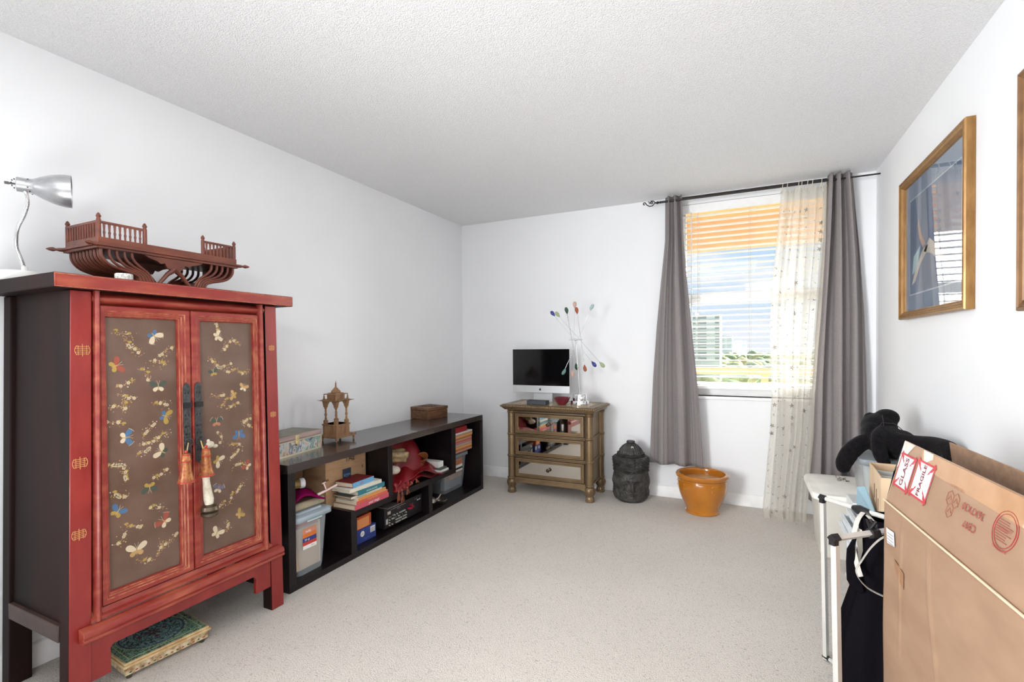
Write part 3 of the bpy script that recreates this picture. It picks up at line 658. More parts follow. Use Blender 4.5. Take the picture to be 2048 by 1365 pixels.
# ============================================================ DESK LAMP
lp = thing('desk_lamp', 'silver gooseneck desk lamp at the left end of the cabinet top', 'lamp', (-2.392, .846, 1.4925))
silver = mat('brushed_silver', (196, 197, 199), .32, .75, c2=(182, 183, 186), nscale=40)
chrome = mat('chrome', (232, 233, 235), .08, 1)
m = MB(); m.lathe([(.064, 0), (.066, .004), (.066, .030), (.062, .036), (.0, .038)], (-2.392, .846, 1.4925), n=40); obj('base', m, mat('lamp_base', (226, 226, 222), .35), lp)
m = MB()
ctl = [(-2.350, .842, 1.525), (-2.357, .838, 1.56), (-2.368, .828, 1.61), (-2.369, .828, 1.655), (-2.362, .832, 1.69), (-2.345, .842, 1.73), (-2.334, .848, 1.775), (-2.340, .845, 1.815)]
pts = []
for i in range(len(ctl)-1):
    P = [Vector(ctl[max(0, i-1)]), Vector(ctl[i]), Vector(ctl[i+1]), Vector(ctl[min(len(ctl)-1, i+2)])]
    for k in range(22):
        u = k/22; pts.append(.5*((2*P[1])+(-P[0]+P[2])*u+(2*P[0]-5*P[1]+4*P[2]-P[3])*u*u+(-P[0]+3*P[1]-3*P[2]+P[3])*u**3))
m.tube(pts, [.0068 if i % 2 else .0058 for i in range(len(pts))], 10); obj('gooseneck', m, chrome, lp)
m = MB(); m.cyl((-2.352, .8415, 1.520), (-2.350, .842, 1.545), .009); m.mi = 0; obj('neck_collar', m, mat('collar_white', (230, 230, 226), .4), lp)
A = Vector((-2.372, .832, 1.842)); B = Vector((-2.309, .967, 1.842)); ax = (B-A).normalized(); L_ = (B-A).length
m = MB()
prof = [(0, 0), (.024, 0), (.026, .003), (.026, .058), (.030, .07), (.041, .098), (.051, .13), (.057, .16), (.060, .185), (.0605, .21), (.0585, .21), (.055, .16), (.038, .098), (.02, .07), (.001, .069)]; prof = [(r, h*L_/.21) for r, h in prof]
m.lathe(prof, A, ax, 40); obj('shade', m, silver, lp)
m = MB(); m.tube([A-ax*.030, A-ax*.002], .0035, 8); m.tube([A-ax*.030, A-ax*.018], .005, 8)
obj('switch', m, mat('switch_dark', (80, 80, 80), .4), lp)
m = MB(); side_v = Vector((R.x*.0+.43, -.9, 0)).normalized()
for (d, ang) in ((.049, -.15), (.051, .35), (.051, .8), (.050, 1.2), (.049, -.6)):
    rr = .0325; q = A+ax*d+side_v*rr*math.cos(ang)-Vector((0, 0, 1))*rr*math.sin(ang)
    nrm = (side_v*math.cos(ang)-Vector((0, 0, 1))*math.sin(ang)); a_ = ax; b_ = nrm.cross(ax); disc(m, q+nrm*.0008, a_, b_, .0028, 8)
for k in range(5):
    a = -1.2+k*.6; q = A-ax*.0008+side_v*.017*math.cos(a)-Vector((0, 0, 1))*.017*math.sin(a); disc(m, q, side_v, Vector((0, 0, 1)), .0028, 8)
obj('vent_holes', m, mat('hole_black', (20, 20, 22), .8), lp)
# ============================================================ TILED CHEST / OTTOMAN ON THE FLOOR
def tilemat(name, circ):
    m = bpy.data.materials.new(name); m.use_nodes = True; t = m.node_tree; n = t.nodes; L = t.links; b = n['Principled BSDF']; b.inputs['Roughness'].default_value = .45
    tcn = n.new('ShaderNodeTexCoord'); nz = n.new('ShaderNodeTexNoise'); nz.inputs['Scale'].default_value = 70; nz.inputs['Distortion'].default_value = 2.5; nz.inputs['Detail'].default_value = 1; L.new(tcn.outputs['Object'], nz.inputs[0])
    r = n.new('ShaderNodeValToRGB'); r.color_ramp.interpolation = 'CONSTANT'; e = r.color_ramp.elements
    e[0].position = 0; e[0].color = (*lin((34, 52, 52)), 1); e[1].position = .47; e[1].color = (*lin(circ), 1); L.new(nz.outputs['Fac'], r.inputs[0]); L.new(r.outputs[0], b.inputs['Base Color']); return m
TT = Matrix.Translation((-2.222, 1.168, 0)) @ Matrix.Rotation(math.radians(-6), 4, 'Z')
tb = thing('painted_low_table', 'low green painted box table with a round medallion under the cabinet', 'table', (-2.222, 1.168, 0))
hw, hl = .150, .150
m = MB(); m.M = TT; m.box(-hw, hw, -hl, hl, .058, .066); m.box(-hw-.006, hw+.006, -hl-.006, hl+.006, .048, .058); obj('top_board', m, mat('table_cream', (222, 196, 150), .5, c2=(196, 160, 110), nscale=30), tb, bev=.002)
m = MB(); m.M = TT; m.box(-hw+.006, hw-.006, -hl+.006, hl-.006, .066, .0672)
m.mi = 1; 
def annulus(r0, r1, z, mi, n=40, cx=0, cy=0):
    for i in range(n):
        a, b_ = 2*math.pi*i/n, 2*math.pi*(i+1)/n
        m.face([(cx+r0*math.cos(a), cy+r0*math.sin(a), z), (cx+r1*math.cos(a), cy+r1*math.sin(a), z), (cx+r1*math.cos(b_), cy+r1*math.sin(b_), z), (cx+r0*math.cos(b_), cy+r0*math.sin(b_), z)], mi)
annulus(0.0005, .118, .0674, 1); annulus(.106, .111, .0676, 2); annulus(.060, .063, .0676, 2); annulus(.117, .119, .0676, 3)
for k in range(8):
    a = k*math.pi/4; disc(m, (.018*math.cos(a), .018*math.sin(a), .0678), (math.cos(a), math.sin(a), 0), (-math.sin(a), math.cos(a), 0), .014, 8, .005, mi=4 if k % 2 == 0 else 2)
for k in range(4):
    a = k*math.pi/2; disc(m, (.045*math.cos(a), .045*math.sin(a), .0678), (1, 0, 0), (0, 1, 0), .009, 8, mi=4)
for k in range(20):
    a = k*math.pi/10; disc(m, (.085*math.cos(a), .085*math.sin(a), .0678), (math.cos(a+.7), math.sin(a+.7), 0), (-math.sin(a+.7), math.cos(a+.7), 0), .013, 8, .0035, mi=2)
for s in (-1, 1):
    m.mi = 3; m.box(-hw+.02, hw-.02, s*(hl-.022)-.001, s*(hl-.022)+.001, .0672, .0678); m.box(s*(hw-.022)-.001, s*(hw-.022)+.001, -hl+.02, hl-.02, .0672, .0678)
obj('painted_top', m, [tilemat('tile_green', (132, 168, 140)), tilemat('tile_teal', (136, 172, 170)), mat('tile_dark', (34, 48, 54), .5), mat('tile_line', (190, 190, 140), .5), mat('tile_maroon', (96, 36, 44), .5)], tb)
m = MB(); m.M = TT; m.box(-hw+.004, hw-.004, -hl+.004, hl-.004, .018, .048)
m.mi = 1
for s in range(14):
    y = -hl+.02+s*.02
    disc(m, (hw-.0035, y, .026), (0, 1, 0), (0, 0, 1), .005, 8, .003, mi=1+s % 2)
obj('side_boards', m, [mat('table_side', (226, 214, 178), .55, c2=(160, 120, 80), nscale=50), mat('side_green', (60, 84, 66), .5), mat('side_red', (150, 70, 60), .5)], tb)
for sx in (-1, 1):
    for sy in (-1, 1):
        m = MB(); m.M = TT; m.cyl((sx*(hw-.02), sy*(hl-.02), 0), (sx*(hw-.02), sy*(hl-.02), .018), .008, .012, 10); obj('leg', m, mat('table_leg', (70, 66, 50), .5), tb)
# ============================================================ LOW BLACK-BROWN SHELF UNIT
esp = mat('espresso_wood', (17, 12, 14), .34, c2=(26, 18, 20), nscale=8, ndet=6, stretch=(1, .15, 1), coat=.1, spec=.35)
esp_top = mat('espresso_top_sheen', (50, 42, 42), .24, c2=(66, 56, 54), nscale=6, ndet=7, stretch=(1, .12, 1), coat=.4)  # same wood, colour lightened for the light its glossy top reflects
SX0, SX1, SY0, SY1 = -2.495, -2.075, 1.722, 3.745
su = thing('shelf_unit', 'long low black-brown shelf unit with open compartments along the left wall', 'shelf', (-2.285, 2.733, 0))
def shelf(name, y0, y1, z0, z1, x1=SX1, mt=esp): m = MB(); m.box(SX0, x1, y0, y1, z0, z1); return obj(name, m, mt, su, bev=.0015)
shelf('top_panel', SY0, SY1, .608, .652, mt=esp_top); shelf('bottom_panel', SY0, SY1, 0, .035)
m = MB(); m.box(SX0, SX0+.008, SY0+.045, SY1-.045, .035, .608); obj('back_panel', m, esp, su)
shelf('end_panel', SY0, SY0+.045, .035, .608); shelf('end_panel', SY1-.045, SY1, .035, .608)
shelf('middle_shelf', 2.155, 3.30, .245, .285)
shelf('divider', 2.155, 2.20, .035, .245); shelf('divider', 2.93, 2.975, .035, .245); shelf('divider', 2.487, 2.53, .285, .608); shelf('divider', 3.245, 3.30, .285, .608)
# ---- things on top
def woodgrain(name, c, c2, sc=(1, .2, 1)): return mat(name, c, .5, c2=c2, nscale=30, ndet=6, stretch=sc)
tinb = thing('picture_box', 'flat metal-edged box with a painted scene on top of the shelf unit beside the cabinet', 'box', (-2.365, 1.96, .6525))
TM = Matrix.Translation((-2.275, 2.125, .6525)) @ Matrix.Rotation(math.radians(8), 4, 'Z')
paint = bpy.data.materials.new('painted_scene'); paint.use_nodes = True
t = paint.node_tree; n = t.nodes; L = t.links; b = n['Principled BSDF']; b.inputs['Roughness'].default_value = .4
tcn = n.new('ShaderNodeTexCoord'); nz = n.new('ShaderNodeTexNoise'); nz.inputs['Scale'].default_value = 13; nz.inputs['Detail'].default_value = 4; nz.inputs['Distortion'].default_value = 1.4; L.new(tcn.outputs['Object'], nz.inputs[0])
r = n.new('ShaderNodeValToRGB'); e = r.color_ramp.elements; e[0].position = .3; e[0].color = (*lin((70, 84, 92)), 1); e[1].position = .7; e[1].color = (*lin((210, 216, 220)), 1)
for p, c in ((.4, (150, 168, 182)), (.47, (120, 140, 100)), (.52, (196, 206, 214)), (.58, (214, 180, 150)), (.64, (92, 110, 126))): q = e.new(p); q.color = (*lin(c), 1)
L.new(nz.outputs['Fac'], r.inputs[0]); L.new(r.outputs[0], b.inputs['Base Color'])
edge = mat('box_edge_metal', (196, 188, 166), .35, .5)
m = MB(); m.M = TM; m.box(-.20, 0, -.38, 0, .004, .082); obj('box_body', m, [paint], tinb)
m = MB(); m.M = TM
for z0, z1 in ((0, .010), (.076, .084)): m.box(-.202, .003, -.383, .003, z0, z1)
m.box(-.006, .003, -.006, .003, 0, .084); obj('metal_edges', m, edge, tinb)
m = MB(); m.M = TM; m.box(-.202, .003, -.383, .003, .0855, .112); obj('box_lid', m, [mat('lid_stripes', (196, 176, 168), .45, c2=(130, 96, 92), nscale=30, stretch=(.02, .02, 6))], tinb, bev=.002)
m = MB(); m.M = TM; m.box(-.19, -.010, -.37, -.01, .112, .114); obj('lid_picture', m, mat('lid_olive', (122, 118, 96), .35, c2=(92, 92, 78), nscale=12), tinb)
m = MB(); m.M = TM; m.box(.003, .007, -.215, -.185, .062, .108); m.box(.006, .011, -.208, -.192, .055, .075); obj('clasp', m, mat('brass', (222, 206, 160), .3, .8), tinb, bev=.001)
# temple
tm_ = woodgrain('teak_wood', (158, 120, 84), (126, 90, 62), (1, 1, .3))
tp = thing('wooden_shrine', 'small carved wooden temple shrine with four turned columns on the shelf unit', 'shrine', (-2.365, 2.34, .6525))
cx, cy = -2.362, 2.332
m = MB(); m.box(cx-.068, cx+.068, cy-.068, cy+.075, .676, .688); m.box(cx-.058, cx+.058, cy-.056, cy+.056, .688, .762); m.box(cx-.062, cx+.062, cy-.060, cy+.060, .754, .762); m.box(cx-.062, cx+.062, cy-.06, cy+.06, .688, .696)
m.box(cx-.068, cx+.068, cy+.075, cy+.105, .680, .692); m.box(cx-.04, cx+.04, cy-.0575, cy-.056, .705, .748)
obj('base', m, tm_, tp, bev=.0015)
for sx, sy in ((-.058, -.058), (.058, -.058), (-.058, .09), (.058, .09)):
    m = MB(); m.lathe([(.004, 0), (.006, .004), (.0045, .01), (.008, .016), (.006, .024)], (cx+sx, cy+sy, .6525), n=12); obj('foot', m, tm_, tp)
for sx in (-1, 1):
    for sy in (-1, 1):
        x, y = cx+sx*.044, cy+sy*.044; m = MB()
        m.box(x-.010, x+.010, y-.010, y+.010, .762, .785)
        m.lathe([(.010, 0), (.006, .008), (.008, .014), (.0045, .02), (.0085, .035), (.0045, .052), (.007, .06), (.0045, .066), (.010, .082), (.013, .095)], (x, y, .785), n=12)
        m.hexa([(x-.009, y-.009, .868), (x+.009, y-.009, .868), (x+.009, y+.009, .868), (x-.009, y+.009, .868)], [(x-.014, y-.014, .905), (x+.014, y-.014, .905), (x+.014, y+.014, .905), (x-.014, y+.014, .905)])
        m.hexa([(x-.006-.012*sx, y-.006, .885), (x+.006-.012*sx, y-.006, .885), (x+.006-.012*sx, y+.006, .885), (x-.006-.012*sx, y+.006, .885)], [(x-.006-.026*sx, y-.006, .905), (x+.006-.026*sx, y-.006, .905), (x+.006-.026*sx, y+.006, .905), (x-.006-.026*sx, y+.006, .905)])
        obj('column', m, tm_, tp)
m = MB(); m.hexa([(cx-.058, cy-.058, .905), (cx+.058, cy-.058, .905), (cx+.058, cy+.058, .905), (cx-.058, cy+.058, .905)], [(cx-.082, cy-.082, .913), (cx+.082, cy-.082, .913), (cx+.082, cy+.082, .913), (cx-.082, cy+.082, .913)])
m.box(cx-.06, cx+.06, cy-.06, cy+.06, .913, .918)
m.box(cx-.038, cx+.038, cy-.038, cy+.038, .918, .948); m.box(cx-.052, cx+.052, cy-.052, cy+.052, .948, .953); m.box(cx-.034, cx+.034, cy-.034, cy+.034, .953, .958)
obj('roof', m, tm_, tp, bev=.001)
m = MB(); m.lathe([(.030, 0), (.031, .004), (.026, .014), (.015, .026), (.008, .034), (.004, .04), (.006, .045), (.003, .05), (.005, .056), (.002, .066), (.0005, .078)], (cx, cy, .958), n=20); obj('dome', m, tm_, tp)
for sx, sy in ((-.05, -.05), (.05, -.05), (-.05, .05), (.05, .05)):
    m = MB(); m.lathe([(.007, 0), (.007, .005), (.004, .012), (.006, .017), (.002, .022), (.0035, .027), (.0005, .036)], (cx+sx, cy+sy, .918), n=10); obj('finial', m, tm_, tp)
# carved wooden box
cb = thing('carved_wooden_box', 'square carved brown wooden box on the far end of the shelf unit', 'box', (-2.40, 3.41, .6525))
BM = Matrix.Translation((-2.405, 3.41, .6525)) @ Matrix.Rotation(math.radians(-9), 4, 'Z')
wb = woodgrain('box_wood', (124, 84, 54), (84, 54, 38), (1, .3, 1))
m = MB(); m.M = BM; m.box(-.105, .105, -.115, .115, 0, .072); obj('box_body', m, wb, cb, bev=.002)
m = MB(); m.M = BM; m.box(-.108, .108, -.118, .118, .074, .098); obj('lid', m, wb, cb, bev=.003)
m = MB(); m.M = BM
for k in range(16):
    a = k*math.pi/8
    m.ball((.055*math.cos(a), .06*math.sin(a), .098), (.011, .006, .003), 8, 5, Matrix.Rotation(a, 3, 'Z')); m.ball((.028*math.cos(a), .03*math.sin(a), .098), (.009, .005, .003), 8, 5, Matrix.Rotation(a+.5, 3, 'Z'))
m.tube([(.085*math.cos(a), .092*math.sin(a), .098) for a in [j*6.2832/32 for j in range(32)]], .003, 6, closed=True)
obj('lid_carving', m, mat('carving_dark', (74, 48, 38), .55, c2=(104, 70, 48), nscale=60), cb)
# ---- storage bins
clear = clearmat('clear_plastic', (214, 222, 228), .80, .18)
cleargrey = clearmat('clear_lid', (196, 212, 222), .42, .25)
def tote(name, label, x0, x1, y0, y1, z0, z1, tap, lidz, lip, group=None, bodym=None, lidm=None):
    t = thing(name, label, 'storage bin', ((x0+x1)/2, (y0+y1)/2, z0), group)
    m = MB(); th = .0025
    def ringv(dx, z): return [m.v(p) for p in rrect(x0+dx, x1-dx, y0+dx, y1-dx, .025, z)]
    rs = [ringv(tap, z0), ringv(tap*.8, z0+.02), ringv(0, z1), ringv(-.008, z1), ringv(-.008, z1-.012)]
    m.cap(rs[0], True)
    for a, b in zip(rs, rs[1:]): m.bridge(a, b)
    obj('bin_body', m, bodym or clear, t, solid=.002)
    m = MB(); a = [m.v(p) for p in rrect(x0-lip, x1+lip, y0-lip, y1+lip, .03, z1-.022)]; b = [m.v(p) for p in rrect(x0-lip, x1+lip, y0-lip, y1+lip, .03, z1+.004)]; c = [m.v(p) for p in rrect(x0-lip+.008, x1+lip-.008, y0-lip+.008, y1+lip-.008, .028, z1+.008)]
    d = [m.v(p) for p in rrect(x0+.018, x1-.018, y0+.018, y1-.018, .02, z1+.008)]; e = [m.v(p) for p in rrect(x0+.022, x1-.022, y0+.022, y1-.022, .02, lidz)]
    for p, q in zip([a, b, c, d], [b, c, d, e]): m.bridge(p, q)
    m.cap(e); obj('bin_lid', m, lidm or cleargrey, t, solid=.002)
    return t
def rrect(x0, x1, y0, y1, r, z, n=4):
    out = []
    for cx_, cy_, a0 in ((x1-r, y1-r, 0), (x0+r, y1-r, math.pi/2), (x0+r, y0+r, math.pi), (x1-r, y0+r, 1.5*math.pi)):
        for i in range(n+1): a = a0+math.pi/2*i/n; out.append((cx_+r*math.cos(a), cy_+r*math.sin(a), z))
    return out
YN = (0, 1, 0); ZN = (0, 0, 1)
lt = tote('clear_storage_bin', 'clear lidded plastic bin with an orange and blue label in the left compartment', -2.40, -2.100, 1.790, 2.005, .036, .355, .022, .372, .020)
kraft = mat('kraft_card', (186, 148, 112), .75, c2=(196, 158, 120), nscale=12, stretch=(1, 1, 4), bump=.1, bscale=40)
paper = mat('white_paper', (232, 230, 224), .7)
m = MB(); m.box(-2.135, -2.120, 1.80, 1.955, .07, .29); obj('stored_card', m, mat('stored_beige', (196, 172, 146), .7), lt)
m = MB(); m.box(-2.20, -2.14, 1.80, 1.97, .29, .325); m.mi = 1; m.box(-2.35, -2.20, 1.81, 1.975, .06, .24); m.mi = 2; m.box(-2.20, -2.142, 1.81, 1.985, .055, .29); obj('stored_papers', m, [mat('stored_pink', (196, 110, 110), .7), mat('stored_blue', (110, 132, 160), .7), mat('stored_cream', (206, 196, 178), .7)], lt)
def label(parent, x, y0, y1, z0, z1, cols, texts, nm='label', slope=0):
    """flat printed label facing +X: cols = [(fraction_top, fraction_bottom, material)], texts = [(str, fy, fz, size, material index)]"""
    m = MB(); mats = []
    for i, (a, b, mt) in enumerate(cols):
        mats.append(mt); zt = z1-(z1-z0)*a; zb = z1-(z1-z0)*b
        m.face([(x+i*.00003, y0, zb), (x+i*.00003, y1, zb), (x+i*.00003, y1, zt), (x+i*.00003, y0, zt)], i)
    for sx, fy, fz, sz, mt in texts:
        if mt not in mats: mats.append(mt)
        m.mi = mats.index(mt); m.geo(text(sx, sz), (x+.0008, y0+(y1-y0)*fy, z1-(z1-z0)*fz), YN, ZN)
    return obj(nm, m, mats, parent)
pm = lambda nm, c: mat('print_'+nm, c, .6, c2=c)
orange, navy, redp, wht, blk, tealp, pinkp, yel, skyb = pm('orange', (226, 120, 44)), pm('navy', (44, 58, 128)), pm('red', (200, 60, 48)), pm('white', (238, 238, 234)), pm('black', (30, 28, 30)), pm('teal', (46, 122, 134)), pm('pink', (204, 86, 104)), pm('yellow', (232, 190, 70)), pm('sky', (110, 170, 210))
label(lt, -2.105, 1.835, 1.925, .175, .285, [(0, .45, orange), (.45, .66, navy), (.66, .82, redp), (.82, 1, wht)], [('hefty', .4, .16, .018, wht), ('34 qt', .3, .56, .016, wht), ('clear', .7, .9, .012, redp)], 'orange_label')
label(lt, -2.081, 1.845, 1.945, .325, .352, [(0, 1, mat('label_aqua', (176, 206, 204), .5))], [('snap tight', .5, .5, .015, tealp)], 'lid_label')
rt_ = tote('clear_storage_bin', 'clear lidded plastic bin with a torn label in the right compartment', -2.44, -2.195, 3.325, 3.675, .036, .335, .03, .349, .012)
m = MB(); m.box(-2.26, -2.23, 3.44, 3.64, .13, .30); m.mi = 1; m.box(-2.26, -2.23, 3.37, 3.44, .13, .30); m.mi = 2; m.box(-2.27, -2.23, 3.37, 3.63, .06, .13); obj('stored_papers', m, [mat('stored_tan', (190, 150, 118), .7), mat('stored_grey', (150, 132, 118), .7), mat('stored_steel', (126, 132, 140), .7)], rt_)
label(rt_, -2.199, 3.46, 3.60, .19, .30, [(0, .5, mat('label_clay', (190, 120, 84), .6)), (.5, .7, wht), (.7, .85, blk), (.85, 1, wht)], [], 'torn_label')
# ---- left compartment, above the bin
fb = MB(); fb.box(-2.37, -2.135, 1.80, 2.02, .374, .415); settle(tag(obj('fabric_pouch', fb, clothmat('pouch_beige', (188, 176, 150), .05), bev=.012), 'flat beige cloth pouch lying on the left bin', 'pouch'))
def drape(name, label_, cat, c, fn, mt, group=None, solid=.004, nu=26, nv=20):
    m = MB(); m.grid(fn, nu, nv); o = obj(name, m, mt, solid=solid, angle=180, sub=1); settle(o); return tag(o, label_, cat, group)
mag = clothmat('magenta_velvet', (130, 18, 76), .05, bump=.2)
drape('magenta_cloth', 'folded magenta cloth on top of the beige pouch', 'cloth', 0, lambda u, v: Vector((-2.37+.27*u, 1.79+.23*v-.03*u*v, .425+.028*math.sin(3.1*v)+.012*math.sin(7*u+5*v)+.028*(1-v)*(1-u*.3)-.010*u)), mag, solid=.012)
jar = thing('spice_jar', 'amber jar with a white cap lying on the magenta cloth', 'jar', (-2.2, 1.90, .472))
m = MB(); d = Vector((.35, .94, 0)).normalized(); P0 = Vector((-2.235, 1.80, .503)); m.lathe([(0, 0), (.024, 0), (.026, .004), (.026, .10), (.022, .11), (0, .11)], P0, d, 24); obj('jar_body', m, mat('amber', (120, 86, 44), .15, c2=(176, 150, 92), nscale=30, coat=.6), jar)
m = MB(); m.lathe([(.027, .104), (.028, .106), (.028, .126), (.026, .129), (0, .129)], P0, d, 28); obj('cap', m, mat('cap_white', (238, 238, 240), .35), jar)
cl = thing('cord_bracket', 'small pinkish white plastic bracket lying on the magenta cloth', 'bracket', (-2.12, 2.0, .43))
m = MB(); m.tube([(-2.12, 1.95, .437), (-2.11, 2.0, .447), (-2.10, 2.07, .463)], [.008, .006, .006], 8); m.tube([(-2.12, 2.01, .452), (-2.125, 2.0, .488)], .004, 6); m.tube([(-2.125, 1.987, .488), (-2.125, 2.012, .49)], .004, 6); obj('arm', m, mat('bracket_pink', (224, 196, 192), .4), cl)
# ---- cardboard boxes standing at the back of the first compartments
pb = thing('cardboard_box', 'cardboard shipping box standing behind the books with a dark blue printed panel', 'box', (-2.345, 2.305, .286))
m = MB(); m.box(-2.44, -2.252, 2.135, 2.475, .286, .595); obj('carton', m, kraft, pb, bev=.002)
m = MB(); m.box(-2.2495, -2.2488, 2.10, 2.115, .43, .44); m.box(-2.2505, -2.2485, 2.11, 2.155, .448, .458); obj('tape_tab', m, mat('tape_brown', (120, 86, 62), .3), pb)
label(pb, -2.2485, 2.268, 2.338, .385, .490, [(0, 1, mat('panel_navy', (40, 54, 74), .6))], [('prime', .5, .35, .024, skyb), ('a', .5, .86, .03, wht)], 'printed_panel')
m = MB(); m.tube([(-2.2478, 2.284+.035*i/8, .446-.008*math.sin(math.pi*i/8)) for i in range(9)], .0012, 5); obj('smile_mark', m, skyb, pb)
m = MB(); m.geo(text('TAE', .05), (-2.2480, 2.33, .548), YN, ZN); m.geo(text('II', .03), (-2.2480, 2.44, .475), YN, ZN); obj('handwriting', m, blk, pb)
cb2 = MB(); cb2.box(-2.484, -2.425, 1.785, 2.12, .04, .55); settle(tag(obj('cardboard_sheet', cb2, mat('kraft_dark', (140, 108, 80), .8)), 'flattened brown cardboard standing at the back of the left compartment', 'cardboard'))
# ---- books
def book(label_, y0, y1, z0, z1, x0, x1, cov, spine, texts=(), rot=0, group='stacked paperbacks and magazines on the middle shelf', name='book', dir_='x'):
    c = Vector(((x0+x1)/2, (y0+y1)/2, z0)); t = thing(name, label_, 'book', c, group)
    Mx = Matrix.Translation(c) @ Matrix.Rotation(math.radians(rot), 4, 'Z'); hx, hy, h = (x1-x0)/2, (y1-y0)/2, z1-z0
    th = min(.0025, h*.2)
    m = MB(); m.M = Mx; m.box(-hx, hx, -hy, hy, 0, th); m.box(-hx, hx, -hy, hy, h-th, h); m.box(hx-.003, hx, -hy, hy, th, h-th)
    mats = [cov, spine]
    m.face([(hx+.0003, -hy, 0), (hx+.0003, hy, 0), (hx+.0003, hy, h), (hx+.0003, -hy, h)], 1)
    for sx, fy, sz, mt in texts:
        if mt not in mats: mats.append(mt)
        m.mi = mats.index(mt); m.geo(text(sx, sz), (hx+.0008, -hy+2*hy*fy, h*.5), YN, ZN)
    obj('cover', m, mats, t)
    m = MB(); m.M = Mx; m.box(-hx+.003, hx-.003, -hy+.003, hy-.003, th, h-th); obj('pages', m, mat('page_block', (222, 208, 184), .8, c2=(204, 188, 164), nscale=90, stretch=(.05, .05, 8)), t)
    return t
tanp = pm('tan', (176, 140, 112)); cream = pm('cream', (226, 218, 200)); darkred = pm('darkred', (124, 28, 34)); olive = pm('olive', (104, 92, 76)); coral = pm('coral', (216, 96, 74))
book('pink spined paperback at the bottom of the book stack', 2.175, 2.475, .2865, .315, -2.24, -2.065, tanp, pinkp, [('your magic', .55, .022, wht)])
book('coral spined paperback second from the bottom of the stack', 2.19, 2.47, .3155, .334, -2.235, -2.068, cream, coral, [('the garden year', .5, .014, yel)])
book('orange edged magazine in the middle of the book stack', 2.20, 2.46, .3345, .350, -2.235, -2.072, cream, pm('ochre', (222, 150, 70)), rot=2)
book('olive covered magazine below the teal book', 2.175, 2.43, .3505, .362, -2.235, -2.085, olive, cream, rot=-3)
book('teal spined paperback with white lettering in the stack', 2.21, 2.45, .3625, .388, -2.235, -2.075, tealp, tealp, [('moon journal', .5, .018, wht)], rot=1)
book('cream book with a yellow corner under the red paperback', 2.165, 2.43, .3885, .410, -2.235, -2.085, wht, cream, rot=-2)
book('dark red paperback with a blue spine end on top of the stack', 2.19, 2.38, .4105, .440, -2.235, -2.10, darkred, skyb, [('self', .4, .02, redp)], rot=2)
# ---- red silk, gold roll, white box in the wide upper bay
silk = mat('red_silk', (116, 14, 24), .36, c2=(138, 26, 34), nscale=10, bump=.1, bscale=20)
goldc = mat('gold_brocade', (172, 148, 108), .35, .25, c2=(120, 100, 70), nscale=40, bump=.4, bscale=60)
ss = thing('red_silk_cloth', 'heap of red silk cloth with tasselled ends spilling over the shelf edge', 'cloth', (-2.2, 2.80, .286))
def heap(u, v):
    y = 2.545+.56*u; b = math.sin(math.pi*min(1, u*1.05))**.6
    prof = .286+(.19*(1-abs(u-.35)*1.4)+.03*math.sin(9*u+4*v))*(1-v)**1.15*1.0+.045*abs(math.sin(5.5*u+2.2*v))*(.4+v*.6)*b
    x = -2.38+.31*v+.015*math.sin(8*u)
    return Vector((x, y, max(.289, prof)))
m = MB(); m.grid(heap, 40, 26); obj('heap', m, silk, ss, solid=.004, sub=1, angle=180)
def peak(u, v):
    y = 2.60+.53*u; zt = .585-.03*(1-u)-.20*max(0, (u-.62)/.38)**1.3; z = zt+(.31-zt)*v+.014*math.sin(11*u+5*v)
    x = -2.27+.13*v+.022*math.sin(9*u+4*v)+.03*(1-v)*math.sin(4*u)
    return Vector((x, y, z))
m = MB(); m.grid(peak, 22, 22); obj('raised_fold', m, silk, ss, solid=.005, sub=1, angle=180)
def front(u, v):
    y = 2.535+.53*u; z = .345+.055*math.sin(3.1*u)-.045*v+.012*math.sin(13*u+6*v); x = -2.20+.135*v+.012*math.sin(9*u)
    return Vector((x, y, max(.290, z)))
m = MB(); m.grid(front, 34, 14); obj('front_fold', m, silk, ss, solid=.004, sub=1, angle=180)
def over(u, v):
    y = 2.545+.14*u; x = -2.085+.020*min(1, v*3)+.006*math.sin(20*u); z = .345-.055*v+.008*math.sin(14*u)
    return Vector((x, y, z))
m = MB(); m.grid(over, 20, 10); obj('hanging_corner', m, silk, ss, solid=.003, sub=1, angle=180)
tas = mat('tassel_gold', (158, 96, 60), .6, c2=(120, 40, 44), nscale=60)
rt2 = random.Random(9)
for (y, z, l, s) in ((2.565, .300, .075, .9), (2.60, .295, .085, 1), (2.655, .30, .05, .9), (2.70, .325, .02, .8), (2.76, .325, .02, .8)):
    m = MB(); m.ball((-2.058, y, z), .008*s, 8, 6)
    for k in range(12):
        a = rt2.uniform(-1, 1); m.tube([(-2.058+rt2.uniform(-.003, .004), y+a*.004, z), (-2.055+rt2.uniform(-.004, .008), y+a*.012, z-l*.5), (-2.055+rt2.uniform(-.005, .008), y+a*.016, z-l*rt2.uniform(.8, 1.05))], .0013, 5)
    obj('tassel', m, tas, ss)
gr = thing('gold_fabric_roll', 'loosely rolled gold brocade fabric lying on the red silk', 'fabric', (-2.18, 2.64, .45))
m = MB(); dirr = Vector((.55, .8, -.12)).normalized(); side = Vector((.8, -.55, 0)).normalized(); upv = dirr.cross(side) * -1
P0 = Vector((-2.16, 2.56, .517)); upv = Vector((0, 0, 1)); dirr = Vector((.25, .95, -.10)).normalized(); side = Vector((.95, -.25, 0)).normalized()
for k in range(4):
    def sp_(u, v, k=k):
        a = 6.2832*u; rr = (.046-.010*k)*(1+.08*math.sin(5*a+k)+.05*math.sin(9*a+3*v))
        return P0+dirr*(.0+.15*v+.006*math.sin(3*a+k))+side*math.cos(a)*rr*1.1+upv*math.sin(a)*rr*(.85+.15*v)
    m.grid(sp_, 40, 8, True)
